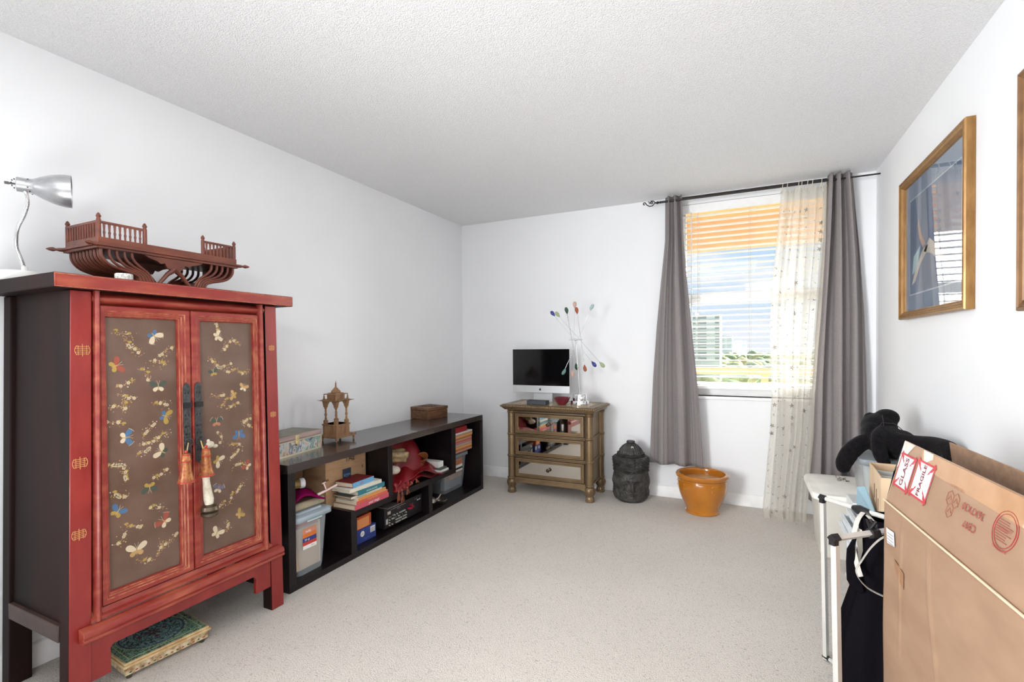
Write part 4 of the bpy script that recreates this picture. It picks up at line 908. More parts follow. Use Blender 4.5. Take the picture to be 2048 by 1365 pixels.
obj('roll', m, goldc, gr, solid=.004, angle=180)
def tails(u, v): return Vector((-2.24+.13*v, 2.54+.06*u+.05*v*u, .485+.075*math.cos(2.4*v)+.014*math.sin(10*u+3*v)-.02*u))
m = MB(); m.grid(tails, 18, 14); obj('folded_end', m, goldc, gr, solid=.004, angle=180)
wc = MB(); wc.ball((-2.12, 2.590, .425), (.05, .045, .028), 18, 12); settle(tag(obj('white_cloth', wc, clothmat('cloth_white', (214, 200, 186), .1)), 'crumpled off-white cloth below the gold fabric roll', 'cloth'))
tp2 = clothmat('copper_cloth', (150, 92, 58), .05)
def cuff(u, v): a = 6.2832*u; return Vector((-2.16-.05*v+.02*math.cos(a), 2.975+.04*math.cos(a)+.03*v, .435+.032*math.sin(a)-.05*v))
m = MB(); m.grid(cuff, 24, 6, True); settle(tag(obj('copper_sash', m, tp2, solid=.006, angle=180, sub=1), 'looped copper-coloured sash on the right side of the red silk', 'sash'))
wbx = MB(); wbx.box(-2.30, -2.12, 3.125, 3.190, .318, .362); settle(tag(obj('white_box', wbx, wht, bev=.001), 'small white box with printed end in the wide bay', 'box'))
wb2 = MB(); wb2.box(-2.31, -2.095, 3.115, 3.225, .2865, .302); settle(tag(obj('white_notebook', wb2, paper, bev=.001), 'thin white notebook under the small white box', 'notebook'))
wb3 = MB(); wb3.box(-2.30, -2.10, 3.12, 3.21, .3025, .3175); settle(tag(obj('green_notebook', wb3, pm('greyg', (92, 104, 96)), bev=.001), 'thin grey-green notebook between the white ones', 'notebook'))
# ---- right bay: patterned boxes
zz = bpy.data.materials.new('zigzag'); zz.use_nodes = True; t = zz.node_tree; n = t.nodes; L = t.links; b = n['Principled BSDF']; b.inputs['Roughness'].default_value = .6
tcn = n.new('ShaderNodeTexCoord'); sp = n.new('ShaderNodeSeparateXYZ'); L.new(tcn.outputs['Object'], sp.inputs[0])
def mth(op, a, b_=None):
    q = n.new('ShaderNodeMath'); q.operation = op
    for i, vv in enumerate((a, b_)):
        if vv is None: continue
        if isinstance(vv, (int, float)): q.inputs[i].default_value = vv
        else: L.new(vv, q.inputs[i])
    return q.outputs[0]
xy = mth('ADD', sp.outputs['X'], sp.outputs['Y']); tri = mth('PINGPONG', mth('MULTIPLY', xy, 48), .5); hh = mth('FRACT', mth('ADD', mth('MULTIPLY', sp.outputs['Z'], 11.0), mth('MULTIPLY', tri, .34)))
r = n.new('ShaderNodeValToRGB'); r.color_ramp.interpolation = 'CONSTANT'; e = r.color_ramp.elements; e[0].position = 0; e[0].color = (*lin((176, 60, 56)), 1); e[1].position = .15; e[1].color = (*lin((226, 190, 150)), 1)
for p, c in ((.25, (92, 50, 60)), (.35, (212, 130, 60)), (.5, (232, 196, 120)), (.6, (150, 60, 70)), (.7, (222, 205, 196)), (.8, (106, 80, 100)), (.9, (220, 150, 140))): q = e.new(p); q.color = (*lin(c), 1)
L.new(hh, r.inputs[0]); L.new(r.outputs[0], b.inputs['Base Color'])
gz = thing('zigzag_box', 'zigzag patterned gift box with lid resting on the right bin', 'box', (-2.24, 3.48, .376))
m = MB(); m.box(-2.36, -2.12, 3.315, 3.63, .376, .505); obj('box_body', m, zz, gz, bev=.001)
m = MB(); m.box(-2.364, -2.116, 3.311, 3.634, .495, .532); obj('box_lid', m, zz, gz, bev=.001)
nb = MB(); nb.box(-2.34, -2.11, 3.315, 3.62, .533, .541); settle(tag(obj('white_folder', nb, paper), 'white folder lying on the zigzag patterned box', 'folder'))
rb = MB(); rb.box(-2.33, -2.12, 3.315, 3.55, .542, .585); settle(tag(obj('red_box_file', rb, pm('crimson', (160, 34, 42)), bev=.001), 'red box file at the top of the right compartment', 'box file'))
# ---- lower bays
ob = thing('orange_box', 'small orange carton standing on the blue box', 'box', (-2.22, 2.345, .122))
m = MB(); m.box(-2.30, -2.145, 2.275, 2.400, .122, .200); obj('carton', m, pm('orangedeep', (196, 84, 36)), ob, bev=.001)
label(ob, -2.1445, 2.275, 2.38, .125, .185, [(0, 1, pm('apricot', (232, 150, 90)))], [], 'pale_panel')
bb = thing('blue_box', 'blue carton with a white round emblem in the lower left bay', 'box', (-2.22, 2.36, .036))
m = MB(); m.box(-2.30, -2.14, 2.265, 2.438, .036, .1215); obj('carton', m, pm('blue', (48, 66, 140)), bb, bev=.001)
label(bb, -2.1395, 2.385, 2.428, .075, .112, [(0, 1, wht)], [('|||||', .5, .5, .03, blk)], 'barcode_label')
m = MB(); disc(m, (-2.1394, 2.315, .09), YN, ZN, .018, 20); m.mi = 1; m.geo(text('glass', .012), (-2.1388, 2.315, .09), YN, ZN); m.geo(text('24 light bulbs', .010), (-2.1388, 2.35, .055), YN, ZN); obj('emblem', m, [wht, pm('lightblue', (120, 140, 200))], bb)
rc = thing('av_receiver', 'black audio receiver with its connector panel facing the room', 'receiver', (-2.26, 2.735, .036))
blackm = mat('black_metal', (24, 22, 24), .45)
m = MB(); m.box(-2.43, -2.135, 2.515, 2.925, .048, .178); obj('case', m, blackm, rc, bev=.002)
for y in (2.55, 2.89): m = MB(); m.cyl((-2.17, y, .0355), (-2.17, y, .048), .014, n=14); obj('foot', m, blackm, rc)
m = MB(); rr3 = random.Random(4); x = -2.1345
silverp, redk, greyp = pm('silver', (188, 186, 180)), mat('terminal_red', (176, 30, 56), .3), pm('grey', (110, 108, 106))
m.box(x, x+.001, 2.528, 2.548, .075, .11); m.box(x, x+.001, 2.545, 2.575, .135, .155)
for i in range(14):
    for j in range(4):
        if rr3.random() < .75:
            y = 2.56+i*.0135; z = .062+j*.018; m.mi = rr3.choice((0, 0, 3)); m.cyl((x-.001, y, z), (x+.008, y, z), .0042, n=8)
for i in range(10): m.mi = 0; y = 2.58+i*.016; m.box(x, x+.0006, y, y+.009, .158, .161)
m.mi = 0
for a in ((2.80, .135, 'SPEAKERS'), (2.85, .158, 'AC IN'), (2.66, .148, 'DIGITAL'), (2.60, .12, 'HDMI')): m.geo(text(a[2], .009), (x+.001, a[0], a[1]), YN, ZN)
m.box(x, x+.001, 2.865, 2.885, .14, .148); m.box(x, x+.001, 2.89, 2.905, .14, .148)
obj('connectors', m, [silverp, redk, blackm, greyp], rc)
for (y, z) in ((2.765, .115), (2.785, .112), (2.805, .118), (2.79, .132)): m = MB(); m.cyl((x-.001, y, z), (x+.016, y, z), .007, n=12); obj('terminal_knob', m, redk, rc)
m = MB(); m.tube([(x+.0008, 2.88+.022*math.cos(a), .158+.010*math.sin(a)) for a in [j*.35 for j in range(18)]], .0012, 5); obj('power_socket', m, greyp, rc)
pp = MB(); pp.box(-2.34, -2.12, 2.53, 2.66, .1785, .183); settle(tag(obj('paper_sheet', pp, pm('greypaper', (120, 116, 112))), 'grey papers lying on top of the black receiver', 'paper'))
kt = thing('silver_teapot', 'round silver teapot in the lower right bay', 'teapot', (-2.155, 3.075, .036))
sv = mat('old_silver', (196, 188, 178), .22, .9, c2=(160, 152, 142), nscale=20)
m = MB(); m.lathe([(.022, 0), (.026, .003), (.022, .008), (.044, .024), (.052, .042), (.046, .060), (.03, .072), (.02, .076), (.006, .086), (.008, .092), (0, .095)], (-2.155, 3.05, .036), n=28); obj('pot_body', m, sv, kt)
m = MB(); m.tube([(-2.14, 3.095, .075), (-2.128, 3.125, .085), (-2.118, 3.145, .112)], [.012, .009, .006], 10); obj('spout', m, sv, kt)
sv2 = MB(); sv2.lathe([(.02, 0), (.024, .003), (.046, .018), (.052, .03), (.048, .031), (.02, .006), (.001, .005)], (-2.13, 3.16, .036), n=26); settle(tag(obj('silver_dish', sv2, sv), 'small silver dish beside the teapot', 'dish'))
# ============================================================ GILT CHEST WITH MIRRORED DRAWERS
gilt = mat('antique_gilt', (122, 101, 74), .34, .45, c2=(140, 117, 87), nscale=9, ndet=4, bump=.06, bscale=60)
giltd = mat('gilt_shadow', (84, 62, 40), .5, .3, c2=(112, 86, 56), nscale=30)
mirror = mat('mirror', (226, 222, 214), .03, 1, c2=(226, 222, 214))
ch = thing('chest_of_drawers', 'gilt three-drawer chest with mirrored drawer fronts in the far left corner', 'chest of drawers', (-1.473, 3.93, 0))
bx0, bx1, by0, by1 = -1.815, -1.118, 3.755, 4.10
m = MB(); fs = m.box(bx0, bx1, by0+.012, by1, .118, .712); fs[2].material_index = 1; obj('carcass', m, [gilt, mat('gilt_gap_shade', (58, 42, 28), .6, c2=(76, 56, 38))], ch)  # front face coloured dark as shade in the gaps between drawers
cols = [(-1.806, 3.768), (-1.118, 3.768), (-1.806, 4.085), (-1.118, 4.085)]
for x, y in cols:
    m = MB()
    pr = [(.030, .112)]
    for z in (.128, .318, .503, .690): pr += [(.031, z-.010), (.037, z-.007), (.032, z-.003), (.038, z), (.037, z+.004), (.031, z+.008)]
    pr += [(.034, .703), (.044, .714)]
    m.lathe(pr, (x, y, 0), n=26); obj('corner_column', m, gilt, ch)
    m = MB(); m.lathe([(.034, 0), (.038, .004), (.038, .012), (.033, .017), (.034, .022), (.030, .038), (.026, .044), (.028, .050), (.039, .075), (.042, .09), (.039, .105), (.033, .114)], (x, y, 0), n=26)
    for k in range(10):
        a = k*math.pi/5
        m.tube([(x+r*math.cos(a+b), y+r*math.sin(a+b), z) for r, z, b in ((.028, .050, 0), (.038, .066, .12), (.0425, .084, .12), (.0405, .104, 0), (.036, .108, -.12), (.040, .085, -.16), (.034, .06, -.1))], .0022, 5)
        m.tube([(x+.0335*math.cos(a), y+.0335*math.sin(a), .024), (x+.0275*math.cos(a), y+.0275*math.sin(a), .042)], .003, 5)
    obj('leg', m, gilt, ch)
m = MB(); m.hexa([(-1.850, 3.724, .712), (-1.076, 3.724, .712), (-1.076, 4.128, .712), (-1.850, 4.128, .712)], [(-1.876, 3.699, .738), (-1.055, 3.699, .738), (-1.055, 4.138, .738), (-1.876, 4.138, .738)])
m.box(-1.880, -1.051, 3.694, 4.140, .738, .752); m.box(-1.868, -1.063, 3.706, 4.135, .752, .757); obj('top', m, gilt, ch, bev=.004)
m = MB(); m.box(-1.80, -1.13, 3.765, 4.08, .757, .7578); obj('top_inlay', m, mat('top_beige', (196, 176, 142), .25, c2=(176, 152, 116), nscale=30), ch)
def rope(p, q, nn):
    m = MB(); p = Vector(p); q = Vector(q); d = (q-p).normalized(); s = d.cross(Vector((0, 0, 1)))
    for k in range(nn):
        c = p+(q-p)*((k+.5)/nn); m.ball(c, (.0085, .0045, .0085), 8, 5, Matrix((d*.8+Vector((0, 0, 1))*.6, s, d*-.6+Vector((0, 0, 1))*.8)).transposed().to_3x3())
    obj('rope_edge', m, gilt, ch)
rope((-1.876, 3.693, .744), (-1.055, 3.693, .744), 52); rope((-1.050, 3.698, .744), (-1.050, 4.135, .744), 28)
m = MB()
for z in (.692, .5045, .4935, .3205, .3095, .134): m.box(-1.775, -1.150, by0-.004, by0+.013, z-.004, z+.004)
for z in (.690, .500, .315, .128):
    m.box(bx1-.001, bx1+.010, 3.80, 4.06, z-.006, z+.006); m.box(bx0-.010, bx0+.001, 3.80, 4.06, z-.006, z+.006)
obj('band_mouldings', m, gilt, ch, bev=.002)
m = MB(); m.prism([(-1.775, by0+.002, .108), (-1.15, by0+.002, .108), (-1.15, by0+.002, .133), (-1.775, by0+.002, .133)], None, (0, .012, 0)); m.prism([(-1.775, by0-.002, .075), (-1.775, by0-.002, .112), (-1.15, by0-.002, .112), (-1.15, by0-.002, .075), (-1.20, by0-.002, .092), (-1.72, by0-.002, .092)], None, (0, .016, 0)); obj('apron', m, gilt, ch, bev=.002)
m = MB(); m.box(bx0+.03, bx0+.045, 3.82, 4.04, .09, .112); obj('side_apron', m, giltd, ch)
for z0, z1 in ((.514, .682), (.330, .485), (.143, .300)):
    d = thing0('drawer', ch, ((bx0+bx1)/2, by0, z0))
    x0, x1 = -1.764, -1.160; m = MB()
    O = [(x0, z0), (x1, z0), (x1, z1), (x0, z1)]
    prev = None
    for t, y in ((0, by0+.012), (0, by0-.004), (.004, by0-.008), (.010, by0-.008), (.013, by0-.003), (.018, by0-.003), (.021, by0-.007), (.026, by0-.007), (.031, by0+.0005)):
        r = [m.v((O[i][0]+t*(1 if i in (0, 3) else -1), y, O[i][1]+t*(1 if i < 2 else -1))) for i in range(4)]
        if prev:
            for i in range(4): m.b.faces.new([prev[i], prev[(i+1) % 4], r[(i+1) % 4], r[i]])
        prev = r
    obj('drawer_frame', m, gilt, d, angle=20)
    m = MB(); m.box(x0+.030, x1-.030, by0-.001, by0+.004, z0+.030, z1-.030); obj('mirror_panel', m, mirror, d)
    m = MB(); c = ((x0+x1)/2, by0-.001, (z0+z1)/2); m.lathe([(.012, 0), (.012, .003), (.006, .006), (.006, .014), (.015, .018), (.0155, .024), (.012, .029), (.010, .0275), (.004, .029), (0, .03)], c, (0, -1, 0), 22); obj('knob', m, mat('knob_bronze', (70, 52, 36), .35, .6), d)
# on the chest
mc = thing('desktop_computer', 'slim silver all-in-one computer with a black screen on the gilt chest', 'computer', (-1.60, 4.0, .758))
alu = mat('aluminium', (206, 208, 210), .4, .35, c2=(214, 216, 218))
x0, x1, y0 = -1.866, -1.336, 3.93
m = MB(); m.box(x0, x1, y0, y0+.012, .842, 1.222); m.hexa([(x0+.03, y0+.012, .87), (x1-.03, y0+.012, .87), (x1-.03, y0+.012, 1.195), (x0+.03, y0+.012, 1.195)][:4], [(x0+.15, y0+.034, .93), (x1-.15, y0+.034, .93), (x1-.15, y0+.034, 1.12), (x0+.15, y0+.034, 1.12)]); obj('housing', m, alu, mc, bev=.003)
m = MB(); m.box(x0+.001, x1-.001, y0-.002, y0+.001, .905, 1.221); obj('screen', m, mat('screen_glass', (9, 9, 11), .08, c2=(9, 9, 11)), mc, bev=.002)
m = MB(); m.box(-1.69, -1.51, y0+.045, y0+.051, .762, .93); m.box(-1.69, -1.51, 3.895, y0+.06, .758, .764); m.hexa([(-1.69, y0+.02, .92), (-1.51, y0+.02, .92), (-1.51, y0+.051, .92), (-1.69, y0+.051, .92)], [(-1.69, y0+.02, .935), (-1.51, y0+.02, .935), (-1.51, y0+.051, .935), (-1.69, y0+.051, .935)]); obj('stand', m, alu, mc, bev=.002)
m = MB(); lc = Vector((-1.605, y0-.0008, .872)); X_ = Vector((1, 0, 0)); Z_ = Vector((0, 0, 1))
ap_ = [(0, .72), (.28, .86), (.62, .8), (.8, .6), (.58, .3), (.6, -.1), (.85, -.32), (.6, -.82), (.32, -1), (0, -.9), (-.32, -1), (-.68, -.72), (-.9, -.1), (-.82, .5), (-.45, .86)]
vv = [m.v(lc+X_*a*.011+Z_*b*.010) for a, b in ap_]; cc = m.v(lc)
for i in range(len(vv)): m.b.faces.new([cc, vv[i], vv[(i+1) % len(vv)]])
m.face([lc+X_*a*.011+Z_*b*.010 for a, b in ((0, .95), (.1, 1.35), (.45, 1.6), (.38, 1.15))]); obj('fruit_logo', m, mat('logo_black', (14, 14, 16), .4), mc)
tr_ = thing('desk_tray', 'small dark grey rectangular tray at the front of the gilt chest', 'tray', (-1.56, 3.80, .758))
m = MB(); ox0, ox1, oy0, oy1 = -1.655, -1.485, 3.752, 3.835
m.box(ox0, ox1, oy0, oy1, .758, .763); m.box(ox0, ox1, oy0, oy0+.006, .763, .792); m.box(ox0, ox1, oy1-.006, oy1, .763, .792); m.box(ox0, ox0+.006, oy0+.006, oy1-.006, .763, .792); m.box(ox1-.006, ox1, oy0+.006, oy1-.006, .763, .792); obj('tray_body', m, mat('tray_grey', (62, 66, 72), .55), tr_, bev=.001)
bw_ = thing('red_glass_bowl', 'small dark red faceted bowl beside the chrome lamp base', 'bowl', (-1.375, 3.845, .758))
m = MB(); m.lathe([(.030, 0), (.034, .004), (.052, .025), (.066, .056), (.070, .062), (.066, .062), (.048, .028), (.028, .008), (0, .007)], (-1.375, 3.845, .758), n=12, xs=1.05); obj('bowl_body', m, mat('ruby', (92, 20, 36), .15, c2=(120, 34, 52), coat=.6), bw_, angle=20)
# chrome lamp with coloured glass drops
dl = thing('glass_drop_lamp', 'chrome lamp with crossing rods ending in coloured glass drops on the gilt chest', 'lamp', (-1.225, 3.86, .758))
m = MB(); m.lathe([(.074, 0), (.075, .003), (.075, .036), (.072, .040), (.058, .040), (.058, .044), (.058, .088), (.055, .094), (.02, .097), (.012, .10), (.0, .101)], (-1.225, 3.86, .758), n=40); obj('base', m, chrome, dl)
Y0 = 3.86
def P2(x, z): return Vector((x, Y0, z))
sc = Y0/3.95
def Q(x, z): return Vector((x*sc, Y0, 1.2366+(z-1.2366)*sc))
hub = Q(-1.288, 1.300)
m = MB(); m.tube([Vector((-1.225, Y0, .855)), hub], .0042, 8); obj('stem', m, chrome, dl)
m = MB(); m.ball(hub, .013, 12, 8); m.cyl(hub+Vector((-.05, 0, .0)), hub+Vector((.055, 0, .0)), .0035, n=8)
for dx in (-.05, -.03, .03, .055): m.ball(hub+Vector((dx, 0, 0)), .007, 8, 6)
obj('hub', m, chrome, dl)
def glassdrop(nm, c): return clearmat('drop_'+nm, c, .22, .06)
gcol = {'blue': glassdrop('blue', (30, 44, 150)), 'lime': glassdrop('lime', (170, 190, 140)), 'green': glassdrop('green', (22, 74, 52)), 'rose': glassdrop('rose', (214, 178, 160)), 'amber': glassdrop('amber', (172, 82, 40)), 'ice': glassdrop('ice', (180, 204, 204)), 'aqua': glassdrop('aqua', (120, 158, 154))}
rods = [((-1.498, 1.53), (-1.121, 1.093), 'blue', 'blue', -.02), ((-1.443, 1.519), (-1.071, 1.086), 'lime', 'lime', .03), ((-1.362, 1.55), (-1.29, 1.067), 'green', 'green', .02), ((-1.300, 1.598), (-1.304, 1.012), 'rose', 'rose', -.03), ((-1.274, 1.547), (-1.212, 1.055), 'amber', 'amber', .01), ((-1.153, 1.571), (-1.375, 1.028), 'ice', 'aqua', -.04)]
for a, b, c1, c2, dy in rods:
    A_ = Q(*a); B_ = Q(*b); dd = (B_-A_).normalized(); off = Vector((0, dy*.35, 0)); A_ += off-Vector((0, dy, 0)); B_ += off+Vector((0, dy, 0)); dd = (B_-A_).normalized()
    m = MB(); m.tube([A_+dd*.03, B_-dd*.03], .0014, 6); obj('rod', m, chrome, dl)
    for P_, D_, c in ((A_, dd, c1), (B_, -dd, c2)):
        m = MB(); m.lathe([(0, -.026), (.009, -.022), (.0145, -.012), (.0155, 0), (.013, .012), (.007, .024), (.003, .032)], P_, D_, 16); obj('glass_drop', m, gcol[c], dl)
# ============================================================ ORANGE POT
pt = thing('glazed_pot', 'orange glazed ceramic pot with ring ornaments under the left curtain', 'pot', (-.288, 3.885, 0))
glz = mat('orange_glaze', (174, 104, 20), .22, c2=(196, 124, 30), nscale=5, ndet=5, bump=.12, bscale=14, coat=.6, bdist=.004)
c = (-.288, 3.885, 0)
m = MB(); m.lathe([(0, 0), (.116, 0), (.121, .004), (.122, .014), (.113, .022), (.114, .032), (.128, .062), (.150, .11), (.166, .155), (.173, .195), (.174, .225), (.171, .24), (.174, .245), (.1735, .249), (.1705, .252), (.1745, .256), (.180, .262), (.187, .270), (.188, .282), (.182, .291), (.171, .294), (.160, .290), (.154, .280), (.156, .26), (.155, .20), (.10, .12), (0, .11)], c, n=56)
obj('pot_body', m, glz, pt)
m = MB(); m.lathe([(0, .236), (.1545, .236), (.1545, .240), (0, .241)], c, n=48); obj('saucer', m, mat('pot_filling', (206, 166, 118), .4, c2=(190, 146, 98), nscale=9), pt)
for ang in (-132, -62, 48, 118, 180):
    a = math.radians(ang); n_ = Vector((math.cos(a), math.sin(a), 0)); t_ = Vector((-n_.y, n_.x, 0)); b0 = Vector(c)+n_*.171+Vector((0, 0, .192))
    m = MB(); m.tube([b0+t_*.022*math.cos(q)+Vector((0, 0, 1))*(.026*math.sin(q)-.002)-n_*(.004-.003*math.sin(q)) for q in [j*6.2832/20 for j in range(20)]], .0038, 7, closed=True)
    m.ball(b0+Vector((0, 0, .032))-n_*.001, (.008, .008, .010), 10, 7); m.ball(b0-n_*.004, (.010, .010, .013), 10, 7); obj('ring_ornament', m, glz, pt)
# ============================================================ STONE BUDDHA HEAD
bd = thing('stone_head_statue', 'dark carved stone head statue with a domed topknot by the wall', 'statue', (-.835, 3.97, 0))
def head(u, v):
    z = .462*v; a = 2*math.pi*u
    k = z
    prof = [(0, .108), (.02, .124), (.08, .130), (.16, .131), (.25, .134), (.30, .139), (.335, .143), (.352, .136), (.358, .112), (.362, .098), (.40, .088), (.43, .066), (.455, .036), (.462, .012)]
    i = 0
    while i < len(prof)-2 and z > prof[i+1][0]: i += 1
    t = (z-prof[i][0])/(prof[i+1][0]-prof[i][0]); r = prof[i][1]+(prof[i+1][1]-prof[i][1])*t
    f = math.cos(a)  # 1 = facing direction
    s = math.sin(a); rx, ry = r, r*.86
    g = lambda x, c_, w: math.exp(-((x-c_)/w)**2)
    lat = s*r*1.0; d = 0
    if f > 0 and z < .36:
        fw = f**.5
        if z < .25:
            d += .004*g(lat, 0, .055)*g(z, .14, .09)
            d += .018*g(lat, 0, .010+.05*max(0, .13-z))*(1 if .105 < z < .17 else math.exp(-((z-(.105 if z < .105 else .17))/.010)**2))*(1.15-2.5*max(0, z-.12))
            d += .007*g(lat, 0, .020)*g(z, .112, .009)
            for sg in (-1, 1):
                bz = .178-.25*abs(lat-sg*.012)**1.5*10*.3; d += .006*g(z, .182-18*(lat-sg*.038)**2, .004)*g(lat, sg*.038, .034)
                d -= .008*g(lat, sg*.040, .022)*g(z, .163, .010); d += .006*g(lat, sg*.040, .018)*g(z, .152, .008); d -= .004*g(lat, sg*.04, .018)*g(z, .1465, .0022)
            d += .0065*g(lat, 0, .022)*g(z, .085, .0045)+.007*g(lat, 0, .018)*g(z, .074, .005)-.005*g(lat, 0, .024)*g(z, .0795, .002)
            d += .006*g(lat, 0, .022)*g(z, .045, .015)-.004*g(lat, 0, .03)*g(z, .062, .004)
        d -= .012*(1-math.exp(-max(0, abs(lat)-.082)**2/.0004))*(1 if z < .24 else 0)*fw*.6
    for sg in (-1, 1):
        if z < .25: d += .012*g(a if a < math.pi else a-2*math.pi, sg*1.45, .22)*(g(z, .16, .05)+.9*g(z, .06, .045))
    if .235 < z < .35:
        rr_c = math.hypot(lat, z-.298) if f > 0 else 1
        d += .003*math.sin(z*520)*(1-math.exp(-(rr_c/.03)**2)); d += .003*math.sin(a*26)*(.5+.5*math.sin(z*260))
        if rr_c < .032: d += .004+.0035*math.cos(rr_c*480)
    if z > .365:
        d += .0028*abs(math.sin(a*14))*math.sin(min(1, (.455-z)/.03)*1.57)
        if z < .385: d += .006*abs(math.sin(z*260))
        if f > 0: d += .008*g(lat, 0, .016)*g(z, .385, .014)
    d += .0022*noise.noise(Vector((math.cos(a)*9, math.sin(a)*9, z*55)))
    d *= 1.7
    rx += d; ry += d
    fa = math.radians(-74)
    lx = rx*f; ly = ry*1.16*s
    # local: lx along the facing direction, ly sideways
    return Vector((-.835+lx*math.cos(fa)-ly*math.sin(fa), 3.972+lx*math.sin(fa)+ly*math.cos(fa), z))
stone = mat('dark_stone', (44, 40, 39), .55, c2=(78, 78, 74), nscale=22, ndet=7, bump=.5, bscale=110, bdist=.003)
m = MB(); m.grid(head, 260, 300, True)
m.b.verts.ensure_lookup_table(); nv_ = 260; m.b.faces.new([m.b.verts[i] for i in range(nv_)][::-1]); m.b.faces.new([m.b.verts[-nv_+i] for i in range(nv_)])
obj('head', m, stone, bd, angle=70)
m = MB(); m.lathe([(.030, 0), (.034, .006), (.030, .018), (0, .020)], (-.835, 3.972, .458), n=24); obj('topknot', m, stone, bd)
m = MB(); fdir = Vector((math.cos(math.radians(-74)), math.sin(math.radians(-74)), 0)); sd = Vector((-fdir.y, fdir.x, 0))
q = Vector((-.835, 3.972, .432))+fdir*.066+sd*.006; upn = Vector((0, 0, 1)); m.face([q-sd*.009-upn*.006+fdir*.004, q+sd*.010-upn*.007+fdir*.004, q+sd*.009+upn*.006-fdir*.004, q-sd*.007+upn*.008-fdir*.004]); obj('price_tag', m, paper, bd)
# ============================================================ PICTURES ON THE RIGHT WALL
goldf = mat('gold_frame', (158, 118, 68), .38, .35, c2=(134, 96, 50), nscale=12, ndet=5, stretch=(4, 4, 1))
brownf = mat('brown_gold_frame', (134, 98, 62), .45, .2, c2=(112, 78, 48), nscale=12, ndet=5)
def picture(name, label_, y0, y1, z0, z1, fm, art, tilt=0):
    t = thing(name, label_, 'picture', (XR, (y0+y1)/2, z0))
    m = MB(); O = [(y0, z0), (y1, z0), (y1, z1), (y0, z1)]; prev = None
    for s, x in ((0, XR-.002), (0, XR-.030), (.003, XR-.036), (.010, XR-.038), (.014, XR-.033), (.020, XR-.036), (.027, XR-.030), (.032, XR-.032), (.038, XR-.022), (.042, XR-.022), (.043, XR-.012)):
        r = [m.v((x, O[i][0]+s*(1 if i in (0, 3) else -1), O[i][1]+s*(1 if i < 2 else -1))) for i in range(4)]
        if prev:
            for i in range(4): m.b.faces.new([prev[i], prev[(i+1) % 4], r[(i+1) % 4], r[i]])
        prev = r
    obj('frame', m, fm, t, angle=20)
    m = MB(); m.box(XR-.012, XR-.003, y0+.03, y1-.03, z0+.03, z1-.03); m.mi = 0
    mats = [art[0]]
    for i, (mt, polys) in enumerate(art[1]):
        mats.append(mt)
        for poly in polys:
            m.face([(XR-.0122-.0002*(i+1), y1-.043-(y1-y0-.086)*a, z0+.043+(z1-z0-.086)*b) for a, b in poly], i+1)
    obj('artwork', m, mats, t)
    m = MB(); m.box(XR-.0165, XR-.0155, y0+.04, y1-.04, z0+.04, z1-.04); obj('glass', m, glassmat('picture_glass'), t)
    return t
artb = mat('art_blue', (152, 168, 188), .7, c2=(140, 156, 178), nscale=5)
curve = lambda pts: pts
art1 = (artb, [(mat('art_line', (206, 214, 224), .6), [[(.08, .12), (.94, .12), (.94, .88), (.08, .88)]]),
               (mat('art_deep', (96, 116, 148), .7, c2=(120, 138, 166), nscale=4), [[(.09, .13), (.93, .13), (.93, .87), (.09, .87)]]),
               (mat('art_grey', (150, 158, 172), .7), [[(.30, .40), (.52, .44), (.60, .13), (.26, .13)], [(.20, .87), (.40, .87), (.44, .50), (.36, .42), (.28, .55)]]),
               (mat('art_cream', (222, 212, 200), .7), [[(.13, .20), (.20, .30), (.34, .44), (.44, .46), (.40, .40), (.30, .34), (.20, .22)], [(.36, .42), (.46, .50), (.56, .44), (.70, .30), (.62, .30), (.50, .38)]]),
               (mat('art_aqua', (186, 212, 216), .7), [[(.14, .28), (.17, .42), (.30, .48), (.26, .36), (.20, .30)]]),
               (mat('art_peach', (214, 184, 164), .7), [[(.26, .70), (.32, .56), (.40, .47), (.34, .46), (.28, .54), (.25, .64)]])])
picture('framed_picture', 'large gold framed blue picture under glass nearest the window on the right wall', 2.535, 3.452, 1.375, 2.137, goldf, art1)
art2 = (mat('art_dark', (92, 84, 80), .7, c2=(70, 66, 66), nscale=5), [(mat('art_mat', (222, 208, 196), .7), [[(.03, .03), (.97, .03), (.97, .97), (.03, .97)]]), (mat('art_brown', (110, 90, 76), .7), [[(.1, .1), (.9, .1), (.9, .9), (.1, .9)]])])
picture('framed_picture', 'brown gold picture frame cut off by the right edge of the photo', 1.20, 2.122, 1.340, 2.098, brownf, art2)
# ============================================================ WHITE BIN IN THE CORNER
wbm = mat('bin_plastic', (222, 218, 208), .42, c2=(216, 212, 202))
wb_ = thing('lidded_bin', 'tall cream plastic bin with a flat overhanging lid in front of the right curtain', 'bin', (.53, 3.47, 0))
m = MB(); prev = None
for z, x0, x1, y0, y1 in ((0, .405, .68, 3.335, 3.655), (.012, .402, .684, 3.33, 3.66), (.20, .39, .70, 3.29, 3.675), (.372, .375, .715, 3.245, 3.69)):
    r = [m.v(p) for p in rrect(x0, x1, y0, y1, .045, z, 6)]
    if prev: m.bridge(prev, r)
    else: m.cap(r, True)
    prev = r
m.cap(prev); obj('bin_body', m, wbm, wb_)
m = MB(); prev = None
for z, g in ((.362, 0), (.366, .008), (.386, .010), (.397, .004), (.400, -.008), (.398, -.03), (.400, -.034)):
    r = [m.v(p) for p in rrect(.352-g, .722+g, 3.205-g, 3.712+g, .06+g, z, 8)]
    if prev: m.bridge(prev, r)
    else: m.cap(r, True)
    prev = r
m.cap(prev); obj('bin_lid', m, mat('lid_plastic', (236, 233, 226), .38), wb_)
m = MB(); rr4 = random.Random(2)
